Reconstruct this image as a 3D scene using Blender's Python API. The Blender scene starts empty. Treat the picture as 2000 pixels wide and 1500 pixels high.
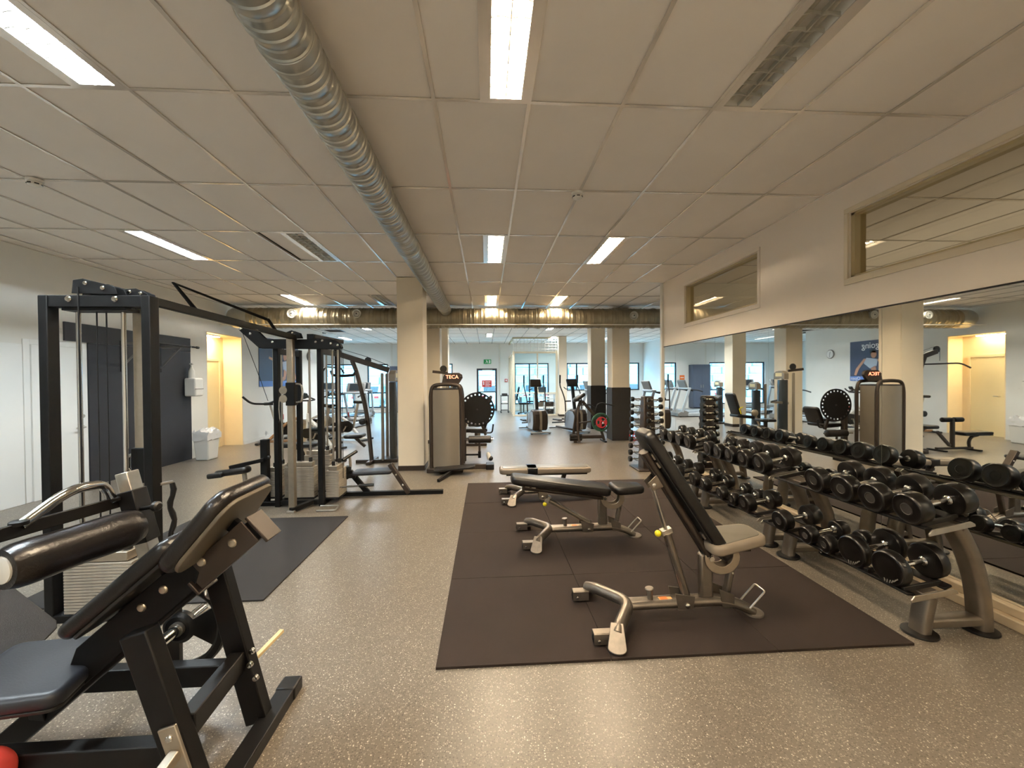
import bpy, math, random
from mathutils import Vector, Matrix
random.seed(7)
S = bpy.context.scene
C = S.collection
PI = math.pi

# ------------------------------------------------------------------ camera
cam_d = bpy.data.cameras.new('camera')
cam_d.sensor_width = 36.0
cam_d.lens = 36.0 * 802.7 / 2000.0
cam_d.clip_start = 0.02
cam = bpy.data.objects.new('camera', cam_d)
C.objects.link(cam)
cam.matrix_world = (Matrix.Translation((0, 0, 1.55)) @ Matrix.Rotation(-0.0622, 4, 'Z')
                    @ Matrix.Rotation(PI / 2 - 0.0119, 4, 'X') @ Matrix.Rotation(-0.0079, 4, 'Z'))
S.camera = cam

# ------------------------------------------------------------------ world, exposure
w = bpy.data.worlds.new('overcast_sky')
S.world = w
w.use_nodes = True
bg = w.node_tree.nodes['Background']
bg.inputs[0].default_value = (0.36, 0.72, 1.0, 1)
bg.inputs[1].default_value = 4.8
S.view_settings.view_transform = 'Standard'
S.view_settings.look = 'None'
S.view_settings.gamma = 1.0
S.view_settings.exposure = 1.08
S.view_settings.use_curve_mapping = False
S.cycles.use_denoising = True
S.cycles.max_bounces = 10
S.cycles.diffuse_bounces = 5
S.cycles.glossy_bounces = 5
S.cycles.transparent_max_bounces = 12
S.cycles.sample_clamp_indirect = 6.0
LAMP_WARM = (1.0, 0.80, 0.56)
LAMP_COLD = (0.80, 0.92, 1.0)
LAMP_WHITE = (1.0, 0.93, 0.82)
LAMP_POWER = 225.0

# ------------------------------------------------------------------ materials
def lin(c):
    if isinstance(c, str):
        c = [int(c[i:i + 2], 16) / 255 for i in (0, 2, 4)]
    return tuple((x / 12.92 if x <= 0.04045 else ((x + 0.055) / 1.055) ** 2.4) for x in c) + (1,)

M = {}
def mat(name, col, rough=0.5, metal=0.0, spec=0.5, var=0.0, vscale=6.0, bump=0.0, bscale=200.0, coat=0.0, rvar=0.0, wear=None):
    m = bpy.data.materials.new(name)
    m.use_nodes = True
    nt = m.node_tree
    b = nt.nodes['Principled BSDF']
    c = lin(col)
    b.inputs['Base Color'].default_value = c
    b.inputs['Roughness'].default_value = rough
    b.inputs['Metallic'].default_value = metal
    b.inputs['Specular IOR Level'].default_value = spec
    b.inputs['Coat Weight'].default_value = coat
    tc = nt.nodes.new('ShaderNodeTexCoord')
    if var or rvar:
        n = nt.nodes.new('ShaderNodeTexNoise')
        n.inputs['Scale'].default_value = vscale
        n.inputs['Detail'].default_value = 5
        nt.links.new(tc.outputs['Object'], n.inputs['Vector'])
        if var:
            r = nt.nodes.new('ShaderNodeValToRGB')
            r.color_ramp.elements[0].position = 0.3
            r.color_ramp.elements[1].position = 0.7
            r.color_ramp.elements[0].color = tuple(x * (1 - var) for x in c[:3]) + (1,)
            r.color_ramp.elements[1].color = tuple(min(1, x * (1 + var)) for x in c[:3]) + (1,)
            nt.links.new(n.outputs['Fac'], r.inputs['Fac'])
            nt.links.new(r.outputs['Color'], b.inputs['Base Color'])
            if wear:
                n2 = nt.nodes.new('ShaderNodeTexNoise')
                n2.inputs['Scale'].default_value = wear[1]
                n2.inputs['Detail'].default_value = 6
                nt.links.new(tc.outputs['Object'], n2.inputs['Vector'])
                r2 = nt.nodes.new('ShaderNodeValToRGB')
                r2.color_ramp.elements[0].position = wear[2]
                r2.color_ramp.elements[1].position = wear[2] + 0.06
                r2.color_ramp.elements[0].color = (0, 0, 0, 1)
                nt.links.new(n2.outputs['Fac'], r2.inputs['Fac'])
                mx = nt.nodes.new('ShaderNodeMix')
                mx.data_type = 'RGBA'
                nt.links.new(r2.outputs['Color'], mx.inputs[0])
                nt.links.new(r.outputs['Color'], mx.inputs[6])
                mx.inputs[7].default_value = lin(wear[0])
                nt.links.new(mx.outputs[2], b.inputs['Base Color'])
        if rvar:
            mr = nt.nodes.new('ShaderNodeMapRange')
            mr.inputs[3].default_value = max(0.02, rough - rvar)
            mr.inputs[4].default_value = min(1, rough + rvar)
            nt.links.new(n.outputs['Fac'], mr.inputs[0])
            nt.links.new(mr.outputs[0], b.inputs['Roughness'])
    if bump:
        n = nt.nodes.new('ShaderNodeTexNoise')
        n.inputs['Scale'].default_value = bscale
        n.inputs['Detail'].default_value = 3
        nt.links.new(tc.outputs['Object'], n.inputs['Vector'])
        bp = nt.nodes.new('ShaderNodeBump')
        bp.inputs['Strength'].default_value = bump
        bp.inputs['Distance'].default_value = 0.004
        nt.links.new(n.outputs['Fac'], bp.inputs['Height'])
        nt.links.new(bp.outputs['Normal'], b.inputs['Normal'])
    M[name] = m
    return m

def emis(name, col, strength):
    m = bpy.data.materials.new(name)
    m.use_nodes = True
    b = m.node_tree.nodes['Principled BSDF']
    b.inputs['Base Color'].default_value = (0.8, 0.8, 0.8, 1)
    b.inputs['Emission Color'].default_value = tuple(col[:3]) + (1,)
    b.inputs['Emission Strength'].default_value = strength
    M[name] = m
    return m

mat('wall_paint', 'E6E5DE', 0.6, var=0.03, vscale=1.5, bump=0.05, bscale=120)
mat('wall_white', 'ECECE8', 0.6, var=0.02, vscale=1.2, bump=0.05, bscale=120)
mat('wall_scuffed', 'E6E5DE', 0.6, var=0.03, vscale=1.5, wear=('A9A8A2', 2.4, 0.69))
mat('partition_paint', 'EAE0D2', 0.55, var=0.02, vscale=1.2)
mat('cream_trim', 'D9CDB4', 0.42, var=0.03)
mat('cream_dark', 'B9AA84', 0.45)
mat('white_trim', 'E4E2DA', 0.4)
mat('column_paint', 'E4D8C2', 0.55, var=0.04, vscale=2.0, bump=0.05, bscale=90)
mat('tile_board', 'F1EBE3', 0.85, var=0.015, vscale=3, bump=0.10, bscale=350)
mat('grid_white', 'EDE6DC', 0.16, metal=0.3, spec=0.8)
mat('slab', '3A3733', 0.9)
mat('black_wrap', '231F1C', 0.65, var=0.12, vscale=9)
mat('black_board', '1F2026', 0.6, var=0.08, vscale=5)
mat('black_metal', '0A0909', 0.5, spec=0.22, var=0.15, vscale=18)
mat('black_satin', '0C0A0A', 0.45, spec=0.28, var=0.1, vscale=10)
mat('brown_metal', '3E352E', 0.38, metal=0.45, var=0.08, vscale=10)
mat('grey_shroud', '8C8376', 0.32, metal=0.35, var=0.05, vscale=4)
mat('silver_worn', '837B71', 0.34, metal=0.85, var=0.15, vscale=14, wear=('4A443D', 21, 0.68))
mat('silver_foot', '857C72', 0.42, metal=0.6, var=0.12, vscale=30)
mat('steel', 'B9B4AB', 0.28, metal=0.9, var=0.08, vscale=20)
mat('chrome', 'D8D6D2', 0.12, metal=1.0)
mat('nickel', 'B4A998', 0.36, metal=0.85, var=0.06, vscale=25)
mat('stack_plate', 'B0A698', 0.40, metal=0.4, var=0.08, vscale=25)
mat('rack_silver', '857C71', 0.34, metal=0.8, var=0.10, vscale=12, wear=('5B4F43', 26, 0.72))
mat('rubber', '100E0D', 0.45, spec=0.35, var=0.18, vscale=14, bump=0.06, bscale=90)
mat('rubber_head', '0E0C0B', 0.30, spec=0.5, var=0.15, vscale=9, bump=0.05, bscale=60)
mat('rubber_mat', '2A211C', 0.85, spec=0.2, var=0.07, vscale=3.5, bump=0.35, bscale=320, wear=('3A2F28', 5.0, 0.70))
mat('mat_black', '1F1C1B', 0.6, spec=0.3, var=0.06, vscale=4, bump=0.5, bscale=500)
mat('vinyl_black', '120F0E', 0.34, spec=0.45, var=0.1, vscale=12, bump=0.12, bscale=130)
mat('vinyl_worn', '130D0A', 0.30, spec=0.55, var=0.25, vscale=16, bump=0.35, bscale=90)
mat('vinyl_grey', '6E6960', 0.34, spec=0.55, var=0.05, vscale=8, bump=0.05, bscale=150)
mat('vinyl_side', '85796A', 0.36, spec=0.5, var=0.05, vscale=8)
mat('vinyl_blue', '1D1E24', 0.42, spec=0.5, var=0.2, vscale=7, bump=0.1, bscale=150)
mat('vinyl_back', '5A5142', 0.55, var=0.05, vscale=6)
mat('zinc', 'B2B2AB', 0.33, metal=0.82, var=0.06, vscale=10, rvar=0.06)
mat('zinc_warm', '9C937D', 0.38, metal=0.9, var=0.12, vscale=8, rvar=0.06)
mat('louvre', 'C4C2B8', 0.32, metal=0.55)
mat('white_plastic', 'E3E1DA', 0.4)
mat('bag_plastic', 'E9E7E4', 0.3, var=0.04, vscale=10)
mat('grey_plastic', '6D6B67', 0.45)
mat('badge', '35322F', 0.4)
mat('dark_plastic', '1A1817', 0.4)
mat('yellow', 'E3D321', 0.4)
mat('red', 'B8302A', 0.45)
mat('red_cloth', 'C63B2E', 0.75, var=0.12, vscale=14, bump=0.4, bscale=60)
mat('green_plate', '1F4A36', 0.5)
mat('red_plate', 'B92A33', 0.45)
mat('orange_label', 'D9A86A', 0.5)
mat('orange', 'E5742B', 0.5)
mat('label_cream', 'E2D9B0', 0.5)
mat('wood', 'D3BD8F', 0.5, var=0.12, vscale=20)
mat('plinth', 'C9B79A', 0.45, var=0.06, vscale=4)
mat('frame_dark', '2A2D33', 0.45)
mat('locker', '4B5568', 0.45, var=0.03)
mat('sign_green', '1FA05A', 0.5)
mat('sign_red', 'D2352F', 0.5)
mat('white_print', 'F2F2F0', 0.5)
mat('poster_navy', '333C55', 0.4, var=0.06, vscale=2)
mat('poster_blue', '5C7FC4', 0.4)
mat('skin_print', 'B98A6E', 0.5)
mat('cloth_print', 'A8B4C4', 0.5)
mat('warm_wall', 'F2DDB4', 0.6, var=0.02)
mat('warm_door', 'F3E2B2', 0.5)
mat('snow', 'E6EDF2', 0.8, var=0.06, vscale=0.7)
mat('stone', 'B4C4CC', 0.9, var=0.25, vscale=1.2, bump=0.6, bscale=3)
mat('facade', 'D6E2E8', 0.8, var=0.08)
mat('car_white', 'E4EAEE', 0.25, coat=0.6)
mat('car_silver', 'A9BAC4', 0.25, metal=0.4, coat=0.5)
mat('car_dark', '4B6676', 0.25, coat=0.6)
mat('tyre', '22262A', 0.7)
mat('screen_dark', '2C3236', 0.15, spec=0.7)
mat('treadmill_silver', 'AFB6BB', 0.38, metal=0.4)
mat('bike_white', 'D8D8D4', 0.35)
mat('copper', 'A98566', 0.45, metal=0.3)
mat('blue_gloss', '9DB0C4', 0.2, coat=0.5)
emis('led_red', (1.0, 0.16, 0.05), 2.2)
emis('tube_warm', LAMP_WARM, LAMP_POWER)
emis('tube_cold', LAMP_COLD, LAMP_POWER)
emis('tube_white', LAMP_WHITE, LAMP_POWER)
emis('tube_far', (0.93, 0.97, 1.0), LAMP_POWER * 1.5)
emis('corridor_glow', (1.0, 0.84, 0.55), 60.0)
mat('tube_off', 'B7B3A6', 0.4)

def special(name):
    m = bpy.data.materials.new(name)
    m.use_nodes = True
    M[name] = m
    nt = m.node_tree
    return m, nt, nt.nodes['Principled BSDF'], nt.nodes['Material Output']

m, nt, b, o = special('mirror')
b.inputs['Base Color'].default_value = (0.86, 0.88, 0.86, 1)
b.inputs['Metallic'].default_value = 1.0
b.inputs['Roughness'].default_value = 0.012

for nm, tint, fac in (('glass', (0.90, 0.98, 1.0, 1), 0.08), ('glass_room', (0.90, 0.87, 0.78, 1), 0.20)):
    m, nt, b, o = special(nm)
    tr = nt.nodes.new('ShaderNodeBsdfTransparent')
    tr.inputs[0].default_value = tint
    gl = nt.nodes.new('ShaderNodeBsdfGlossy')
    gl.inputs['Roughness'].default_value = 0.03
    fr = nt.nodes.new('ShaderNodeLayerWeight')
    fr.inputs[0].default_value = 0.5
    mx = nt.nodes.new('ShaderNodeMixShader')
    pw = nt.nodes.new('ShaderNodeMath')
    pw.operation = 'POWER'
    pw.inputs[1].default_value = 5.0
    nt.links.new(fr.outputs['Facing'], pw.inputs[0])
    ad = nt.nodes.new('ShaderNodeMath')
    ad.operation = 'MULTIPLY_ADD'
    ad.inputs[1].default_value = 1.0 - fac * 0.5
    ad.inputs[2].default_value = fac * 0.5
    nt.links.new(pw.outputs[0], ad.inputs[0])
    nt.links.new(ad.outputs[0], mx.inputs[0])
    nt.links.new(tr.outputs[0], mx.inputs[1])
    nt.links.new(gl.outputs[0], mx.inputs[2])
    nt.links.new(mx.outputs[0], o.inputs[0])
    nt.nodes.remove(b)

# speckled vinyl floor
m, nt, b, o = special('floor_vinyl')
tc = nt.nodes.new('ShaderNodeTexCoord')
def vor(scale):
    v = nt.nodes.new('ShaderNodeTexVoronoi')
    v.inputs['Scale'].default_value = scale
    nt.links.new(tc.outputs['Object'], v.inputs['Vector'])
    return v
def mth(op, a, bb):
    n = nt.nodes.new('ShaderNodeMath')
    n.operation = op
    for i, x in enumerate((a, bb)):
        if isinstance(x, (int, float)):
            n.inputs[i].default_value = x
        else:
            nt.links.new(x, n.inputs[i])
    return n.outputs[0]
def mixc(fac, a, bb):
    n = nt.nodes.new('ShaderNodeMix')
    n.data_type = 'RGBA'
    nt.links.new(fac, n.inputs[0])
    for i, x in ((6, a), (7, bb)):
        if isinstance(x, tuple):
            n.inputs[i].default_value = x
        else:
            nt.links.new(x, n.inputs[i])
    return n.outputs[2]
nz = nt.nodes.new('ShaderNodeTexNoise')
nz.inputs['Scale'].default_value = 1.1
nz.inputs['Detail'].default_value = 6
nt.links.new(tc.outputs['Object'], nz.inputs['Vector'])
col = mixc(nz.outputs['Fac'], lin('685F54'), lin('756C60'))
def speck(col, scale, chance, size, tone):
    v = vor(scale)
    sep = nt.nodes.new('ShaderNodeSeparateColor')
    nt.links.new(v.outputs['Color'], sep.inputs[0])
    f = mth('MULTIPLY', mth('GREATER_THAN', sep.outputs[0], 1 - chance), mth('LESS_THAN', v.outputs['Distance'], size))
    return mixc(f, col, tone)
col = speck(col, 150, 0.30, 0.42, lin('867D70'))
col = speck(col, 130, 0.25, 0.42, lin('564E43'))
col = speck(col, 118, 0.22, 0.40, lin('989080'))
col = speck(col, 112, 0.10, 0.34, lin('AFA594'))
col = speck(col, 92, 0.06, 0.30, lin('CDC4B4'))
nt.links.new(col, b.inputs['Base Color'])
mr = nt.nodes.new('ShaderNodeMapRange')
mr.inputs[3].default_value = 0.29
mr.inputs[4].default_value = 0.40
nt.links.new(nz.outputs['Fac'], mr.inputs[0])
nt.links.new(mr.outputs[0], b.inputs['Roughness'])
b.inputs['Specular IOR Level'].default_value = 0.5

# ------------------------------------------------------------------ mesh builder
ORG = {}
class MB:
    def __init__(s):
        s.v = []
        s.f = []
    def add(s, vs, fs):
        n = len(s.v)
        s.v += [Vector(x) for x in vs]
        s.f += [tuple(i + n for i in f) for f in fs]
        return s
    def box(s, c, d, rot=None):
        c = Vector(c)
        x, y, z = d[0] / 2, d[1] / 2, d[2] / 2
        vs = [Vector((a * x, bb * y, cc * z)) for cc in (-1, 1) for bb in (-1, 1) for a in (-1, 1)]
        if rot is not None:
            vs = [rot @ v for v in vs]
        return s.add([v + c for v in vs], [(0, 2, 3, 1), (4, 5, 7, 6), (0, 1, 5, 4), (2, 6, 7, 3), (0, 4, 6, 2), (1, 3, 7, 5)])
    def b2(s, lo, hi):
        return s.box([(a + bb) / 2 for a, bb in zip(lo, hi)], [bb - a for a, bb in zip(lo, hi)])
    def bar(s, p0, p1, wd, ht, up=(0, 0, 1)):
        p0, p1 = Vector(p0), Vector(p1)
        d = (p1 - p0).normalized()
        u = Vector(up)
        if abs(d.dot(u)) > 0.98:
            u = Vector((0, 1, 0)) if abs(d.y) < 0.9 else Vector((1, 0, 0))
        r = d.cross(u).normalized()
        u = r.cross(d).normalized()
        R = Matrix((r, d, u)).transposed()
        return s.box((p0 + p1) / 2, (wd, (p1 - p0).length, ht), R)
    def ring(s, c, ax, u, r, n):
        ax = Vector(ax).normalized()
        u = Vector(u)
        u = (u - ax * u.dot(ax)).normalized()
        vv = ax.cross(u)
        return [Vector(c) + (u * math.cos(2 * PI * i / n) + vv * math.sin(2 * PI * i / n)) * r for i in range(n)]
    def loft(s, rings, caps=True, closed=False):
        n = len(rings[0])
        vs = [p for r in rings for p in r]
        fs = []
        m_ = len(rings)
        for j in range(m_ if closed else m_ - 1):
            a, bb = j * n, ((j + 1) % m_) * n
            for i in range(n):
                k = (i + 1) % n
                fs.append((a + i, a + k, bb + k, bb + i))
        if caps and not closed:
            fs.append(tuple(range(n - 1, -1, -1)))
            fs.append(tuple((m_ - 1) * n + i for i in range(n)))
        return s.add(vs, fs)
    @staticmethod
    def perp(d):
        d = Vector(d).normalized()
        return Vector((0, 0, 1)) if abs(d.z) < 0.9 else Vector((1, 0, 0))
    def cyl(s, p0, p1, r, r2=None, n=16):
        p0, p1 = Vector(p0), Vector(p1)
        d = p1 - p0
        u = s.perp(d)
        return s.loft([s.ring(p0, d, u, r, n), s.ring(p1, d, u, r if r2 is None else r2, n)])
    def lathe(s, p0, axis, prof, n=20, caps=True):
        p0 = Vector(p0)
        ax = Vector(axis).normalized()
        u = s.perp(ax)
        return s.loft([s.ring(p0 + ax * t, ax, u, max(r, 1e-4), n) for r, t in prof], caps)
    def tube(s, pts, r, n=10, fil=0.0, closed=False):
        pts = [Vector(p) for p in pts]
        if fil:
            pts = fillet(pts, fil, 5)
        rings = []
        u = None
        m_ = len(pts)
        for i, p in enumerate(pts):
            if closed:
                d = (pts[(i + 1) % m_] - pts[i - 1]).normalized()
            elif i == 0:
                d = (pts[1] - p).normalized()
            elif i == m_ - 1:
                d = (p - pts[-2]).normalized()
            else:
                d = ((pts[i + 1] - p).normalized() + (p - pts[i - 1]).normalized()).normalized()
            if u is None:
                u = s.perp(d)
            u = (u - d * u.dot(d)).normalized()
            rr = r[i] if isinstance(r, (list, tuple)) else r
            rings.append(s.ring(p, d, u, rr, n))
        return s.loft(rings, closed=closed)
    def prism(s, poly, ext):
        poly = [Vector(p) for p in poly]
        ext = Vector(ext)
        n = len(poly)
        fs = [tuple(range(n - 1, -1, -1)), tuple(range(n, 2 * n))]
        fs += [(i, (i + 1) % n, n + (i + 1) % n, n + i) for i in range(n)]
        return s.add(poly + [p + ext for p in poly], fs)
    def sphere(s, c, r, n=14, sq=(1, 1, 1)):
        c = Vector(c)
        k = max(6, n // 2)
        rings = []
        for j in range(k + 1):
            a = -PI / 2 + PI * j / k
            rr = max(math.cos(a), 1e-3) * r
            rings.append([c + Vector((math.cos(2 * PI * i / n) * rr * sq[0], math.sin(2 * PI * i / n) * rr * sq[1], math.sin(a) * r * sq[2])) for i in range(n)])
        return s.loft(rings)
    def pad(s, c, L, Wd, T, rot=None, cr=0.04, er=0.02, w2=None):
        """cushion: length along x, width along y, thickness along z"""
        c = Vector(c)
        rot = rot if rot is not None else Matrix.Identity(3)
        w2 = Wd if w2 is None else w2
        def outline(ins):
            out = []
            x, y1, y2 = L / 2 - ins, Wd / 2 - ins, w2 / 2 - ins
            q = max(cr - ins, 0.002)
            for sx, sy, a0, yy in ((1, 1, 0, y2), (-1, 1, 90, y1), (-1, -1, 180, y1), (1, -1, 270, y2)):
                for k in range(6):
                    a = math.radians(a0 + 18 * k)
                    out.append((sx * (x - q) + math.cos(a) * q, sy * (yy - q) + math.sin(a) * q))
            return out
        rings = []
        e = min(er, T / 2)
        for k in range(5):
            a = PI / 2 * k / 4
            rings.append((e * (1 - math.sin(a)), -T / 2 + e * (1 - math.cos(a))))
        for k in range(5):
            a = PI / 2 * (1 - k / 4)
            rings.append((e * (1 - math.sin(a)), T / 2 - e * (1 - math.cos(a))))
        return s.loft([[c + rot @ Vector((x, y, z)) for x, y in outline(i)] for i, z in rings])
    def build(s, name, m, parent=None, bevel=0.0, seg=2, ang=35, flat=False):
        me = bpy.data.meshes.new(name)
        og = ORG.get(parent, Vector((0, 0, 0))) if parent is not None else Vector((0, 0, 0))
        me.from_pydata([tuple(v - og) for v in s.v], [], s.f)
        import bmesh
        bm = bmesh.new()
        bm.from_mesh(me)
        bmesh.ops.recalc_face_normals(bm, faces=bm.faces)
        bm.to_mesh(me)
        bm.free()
        if not flat:
            me.polygons.foreach_set('use_smooth', [True] * len(me.polygons))
            me.set_sharp_from_angle(angle=math.radians(ang))
        me.materials.append(M[m] if isinstance(m, str) else m)
        ob = bpy.data.objects.new(name, me)
        C.objects.link(ob)
        if parent is not None:
            ob.parent = parent
            ORG[ob] = og
        if bevel:
            md = ob.modifiers.new('edge', 'BEVEL')
            md.width = bevel
            md.segments = seg
            md.limit_method = 'ANGLE'
            md.angle_limit = math.radians(40)
        return ob

def fillet(pts, rad, seg=5):
    out = [pts[0]]
    for a, p, q in zip(pts, pts[1:], pts[2:]):
        d1, d2 = (a - p), (q - p)
        t = min(rad, d1.length * 0.45, d2.length * 0.45)
        s0, s1 = p + d1.normalized() * t, p + d2.normalized() * t
        for k in range(seg + 1):
            u = k / seg
            out.append(s0 * (1 - u) ** 2 + p * 2 * u * (1 - u) + s1 * u * u)
    out.append(pts[-1])
    return out

def rotY(a): return Matrix.Rotation(a, 3, 'Y')
def rotZ(a): return Matrix.Rotation(a, 3, 'Z')
def rotX(a): return Matrix.Rotation(a, 3, 'X')

def tag(o, label, cat, group=None, kind=None):
    if label: o['label'] = label
    if cat: o['category'] = cat
    if group: o['group'] = group
    if kind: o['kind'] = kind
    return o
def thing(name, label, cat, loc=(0, 0, 0), group=None, kind=None):
    o = bpy.data.objects.new(name, None)
    o.empty_display_size = 0.1
    C.objects.link(o)
    o.location = loc
    ORG[o] = Vector(loc)
    return tag(o, label, cat, group, kind)
def struct(mb, name, m, label=None, cat=None, parent=None, **k):
    o = mb.build(name, m, parent, **k)
    if parent is None:
        tag(o, label, cat, None, 'structure')
    return o
def inst(src, name, loc, parent, rot=None):
    """another object sharing src's mesh"""
    o = bpy.data.objects.new(name, src.data)
    C.objects.link(o)
    o.parent = parent
    o.location = Vector(loc) - ORG.get(parent, Vector((0, 0, 0)))
    if rot: o.rotation_euler = rot
    for md in src.modifiers:
        if md.type == 'BEVEL':
            n = o.modifiers.new('edge', 'BEVEL')
            n.width, n.segments, n.limit_method, n.angle_limit = md.width, md.segments, md.limit_method, md.angle_limit
    return o
def copy_tree(o, loc=None, rz=None, label=None, parent=None):
    c = o.copy()
    C.objects.link(c)
    if parent is not None:
        c.parent = parent
    if loc is not None: c.location = loc
    if rz is not None: c.rotation_euler = (0, 0, rz)
    if label: c['label'] = label
    for ch in list(o.children):
        copy_tree(ch, parent=c)
    return c
def bolts(parent, pts, axis, r=0.011, t=0.008, m='chrome', name='bolt'):
    """round bolt heads, one object each sharing a mesh"""
    ax = Vector(axis).normalized()
    mb = MB().lathe((0, 0, 0), ax, [(r, -0.004), (r, t * 0.4), (r * 0.75, t * 0.85), (r * 0.3, t)], 12)
    first = None
    for p in pts:
        if first is None:
            first = mb.build(name, m, parent)
            first.location = Vector(p) - ORG.get(parent, Vector((0, 0, 0)))
            first.data.transform(Matrix.Translation(ORG.get(parent, Vector((0, 0, 0)))))
        else:
            inst(first, name, p, parent)
def text(name, s, size, m, parent, loc, rot, ext=0.0015, align='CENTER'):
    cu = bpy.data.curves.new(name, 'FONT')
    cu.body = s
    cu.size = size
    cu.extrude = ext
    cu.align_x = align
    cu.align_y = 'CENTER'
    cu.resolution_u = 3
    tmp = bpy.data.objects.new(name, cu)
    me = bpy.data.meshes.new_from_object(tmp)
    bpy.data.objects.remove(tmp)
    me.materials.clear()
    me.materials.append(M[m])
    o = bpy.data.objects.new(name, me)
    C.objects.link(o)
    o.parent = parent
    o.location = Vector(loc) - ORG.get(parent, Vector((0, 0, 0)))
    o.rotation_euler = rot
    return o
# ================================================================== the setting
H = 3.297
XR, XL, YB = 3.28, -5.93, 20.2
KX = lambda k: -2.114 + 0.6 * k
RY = lambda r: 2.61 + 1.2 * r

def wall_y(x0, x1, y0, y1, holes=(), z0=0.0, z1=3.42):
    mb = MB()
    y = y0
    for a, bb, c, d in sorted(holes):
        if a > y: mb.b2((x0, y, z0), (x1, a, z1))
        if c > z0: mb.b2((x0, a, z0), (x1, bb, c))
        if d < z1: mb.b2((x0, a, d), (x1, bb, z1))
        y = bb
    if y < y1: mb.b2((x0, y, z0), (x1, y1, z1))
    return mb
def wall_x(y0, y1, x0, x1, holes=(), z0=0.0, z1=3.42):
    mb = MB()
    x = x0
    for a, bb, c, d in sorted(holes):
        if a > x: mb.b2((x, y0, z0), (a, y1, z1))
        if c > z0: mb.b2((a, y0, z0), (bb, y1, c))
        if d < z1: mb.b2((a, y0, d), (bb, y1, z1))
        x = bb
    if x < x1: mb.b2((x, y0, z0), (x1, y1, z1))
    return mb

floor = struct(MB().b2((-9.2, -3.2, -0.12), (8.0, 20.4, 0.0)), 'floor', 'floor_vinyl', 'speckled beige vinyl floor of the gym', 'floor', flat=True)

# right partition with two high windows
WA = (4.78, 6.60, 2.44, 3.06)
WB = (0.95, 3.53, 2.44, 3.02)
struct(wall_y(XR, XR + 0.14, -3.2, 7.42, [WA, WB]), 'wall_right', 'partition_paint', 'beige partition wall with high windows above the mirrors', 'wall', flat=True)
for n, (a, bb, c, d), lab in ((1, WA, 'small high window in the partition close to its free end'), (2, WB, 'long high window in the partition above the dumbbell racks')):
    t = thing('window_%d' % n, lab, 'window', (XR + 0.07, (a + bb) / 2, c), kind='structure')
    fr = MB()
    for lo, hi in (((XR - 0.012, a - 0.045, c - 0.06), (XR + 0.02, bb + 0.045, c - 0.005)), ((XR - 0.012, a - 0.045, d + 0.005), (XR + 0.02, bb + 0.045, d + 0.05)),
                   ((XR - 0.012, a - 0.045, c - 0.005), (XR + 0.02, a - 0.003, d + 0.005)), ((XR - 0.012, bb + 0.003, c - 0.005), (XR + 0.02, bb + 0.045, d + 0.005))):
        fr.b2(lo, hi)
    fr.build('window_frame', 'partition_paint' if n == 1 else 'cream_trim', t, bevel=0.004)
    rv = MB()
    rv.b2((XR + 0.02, a - 0.003, c - 0.005), (XR + 0.13, a + 0.035, d)).b2((XR + 0.02, bb - 0.035, c - 0.005), (XR + 0.13, bb + 0.003, d))
    rv.b2((XR + 0.02, a, c - 0.005), (XR + 0.13, bb, c + 0.02)).b2((XR + 0.02, a, d - 0.02), (XR + 0.13, bb, d + 0.004))
    rv.build('window_reveal', 'cream_dark', t)
    MB().b2((XR + 0.072, a + 0.03, c + 0.015), (XR + 0.080, bb - 0.03, d - 0.015)).build('pane', 'glass_room', t, flat=True)
# free end of the partition
struct(MB().b2((XR - 0.035, 7.42, 0), (XR + 0.16, 7.50, 3.296)), 'trim_1', 'white_trim', 'white painted end post of the mirrored partition', 'trim', bevel=0.006)
# plinth below the mirrors
pl = thing('trim_2', 'cream stepped plinth under the wall mirrors', 'trim', (XR - 0.06, 2.0, 0), kind='structure')
MB().b2((XR - 0.10, -3.1, 0.0), (XR, 7.41, 0.062)).build('plinth_board', 'plinth', pl, bevel=0.006)
MB().b2((XR - 0.055, -3.1, 0.062), (XR, 7.41, 0.118)).build('plinth_ledge', 'plinth', pl, bevel=0.006)

# left wall, with the niche behind the opening
struct(wall_y(XL - 0.42, XL, -3.2, 15.2, [(9.13, 10.40, 0.0, 2.62)]), 'wall_left', 'wall_scuffed', 'pale grey scuffed wall with a doorway niche', 'wall', flat=True)
struct(MB().b2((-9.2, 15.2, 0), (XL - 0.0, 15.34, 3.42)), 'wall_return', 'wall_paint', 'pale wall return past the clock', 'wall', flat=True)
struct(MB().b2((-9.2, 15.34, 0), (-9.0, 20.4, 3.42)), 'wall_far_left', 'wall_paint', 'pale side wall by the far windows', 'wall', flat=True)
struct(MB().b2((-6.6, 9.0, 0), (-6.36, 10.55, 2.75)), 'wall_niche', 'warm_wall', 'warm lit back wall of the doorway niche', 'wall', flat=True)
nl = MB().b2((-6.36, 10.375, 0), (XL - 0.001, 10.399, 2.619)).b2((-6.36, 9.131, 0), (XL - 0.001, 9.15, 2.619)).b2((-6.36, 9.15, 2.6), (XL - 0.001, 10.375, 2.619))
struct(nl, 'trim_3', 'warm_wall', 'warm yellow lining of the doorway niche', 'trim', flat=True)
lamp = thing('niche_lamp', 'warm lamp strip under the head of the doorway niche', 'lamp', (-6.2, 9.7, 2.58))
MB().b2((-6.30, 9.3, 2.575), (-6.12, 9.9, 2.6)).build('housing', 'white_plastic', lamp)
MB().b2((-6.29, 9.31, 2.566), (-6.13, 9.89, 2.575)).build('diffuser', 'corridor_glow', lamp)
d1 = thing('door_1', 'cream door inside the warm lit niche', 'door', (-6.34, 9.8, 0), kind='structure')
MB().b2((-6.36, 9.45, 0.0), (-6.335, 10.17, 2.02)).build('door_leaf', 'warm_door', d1, bevel=0.003)
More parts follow.
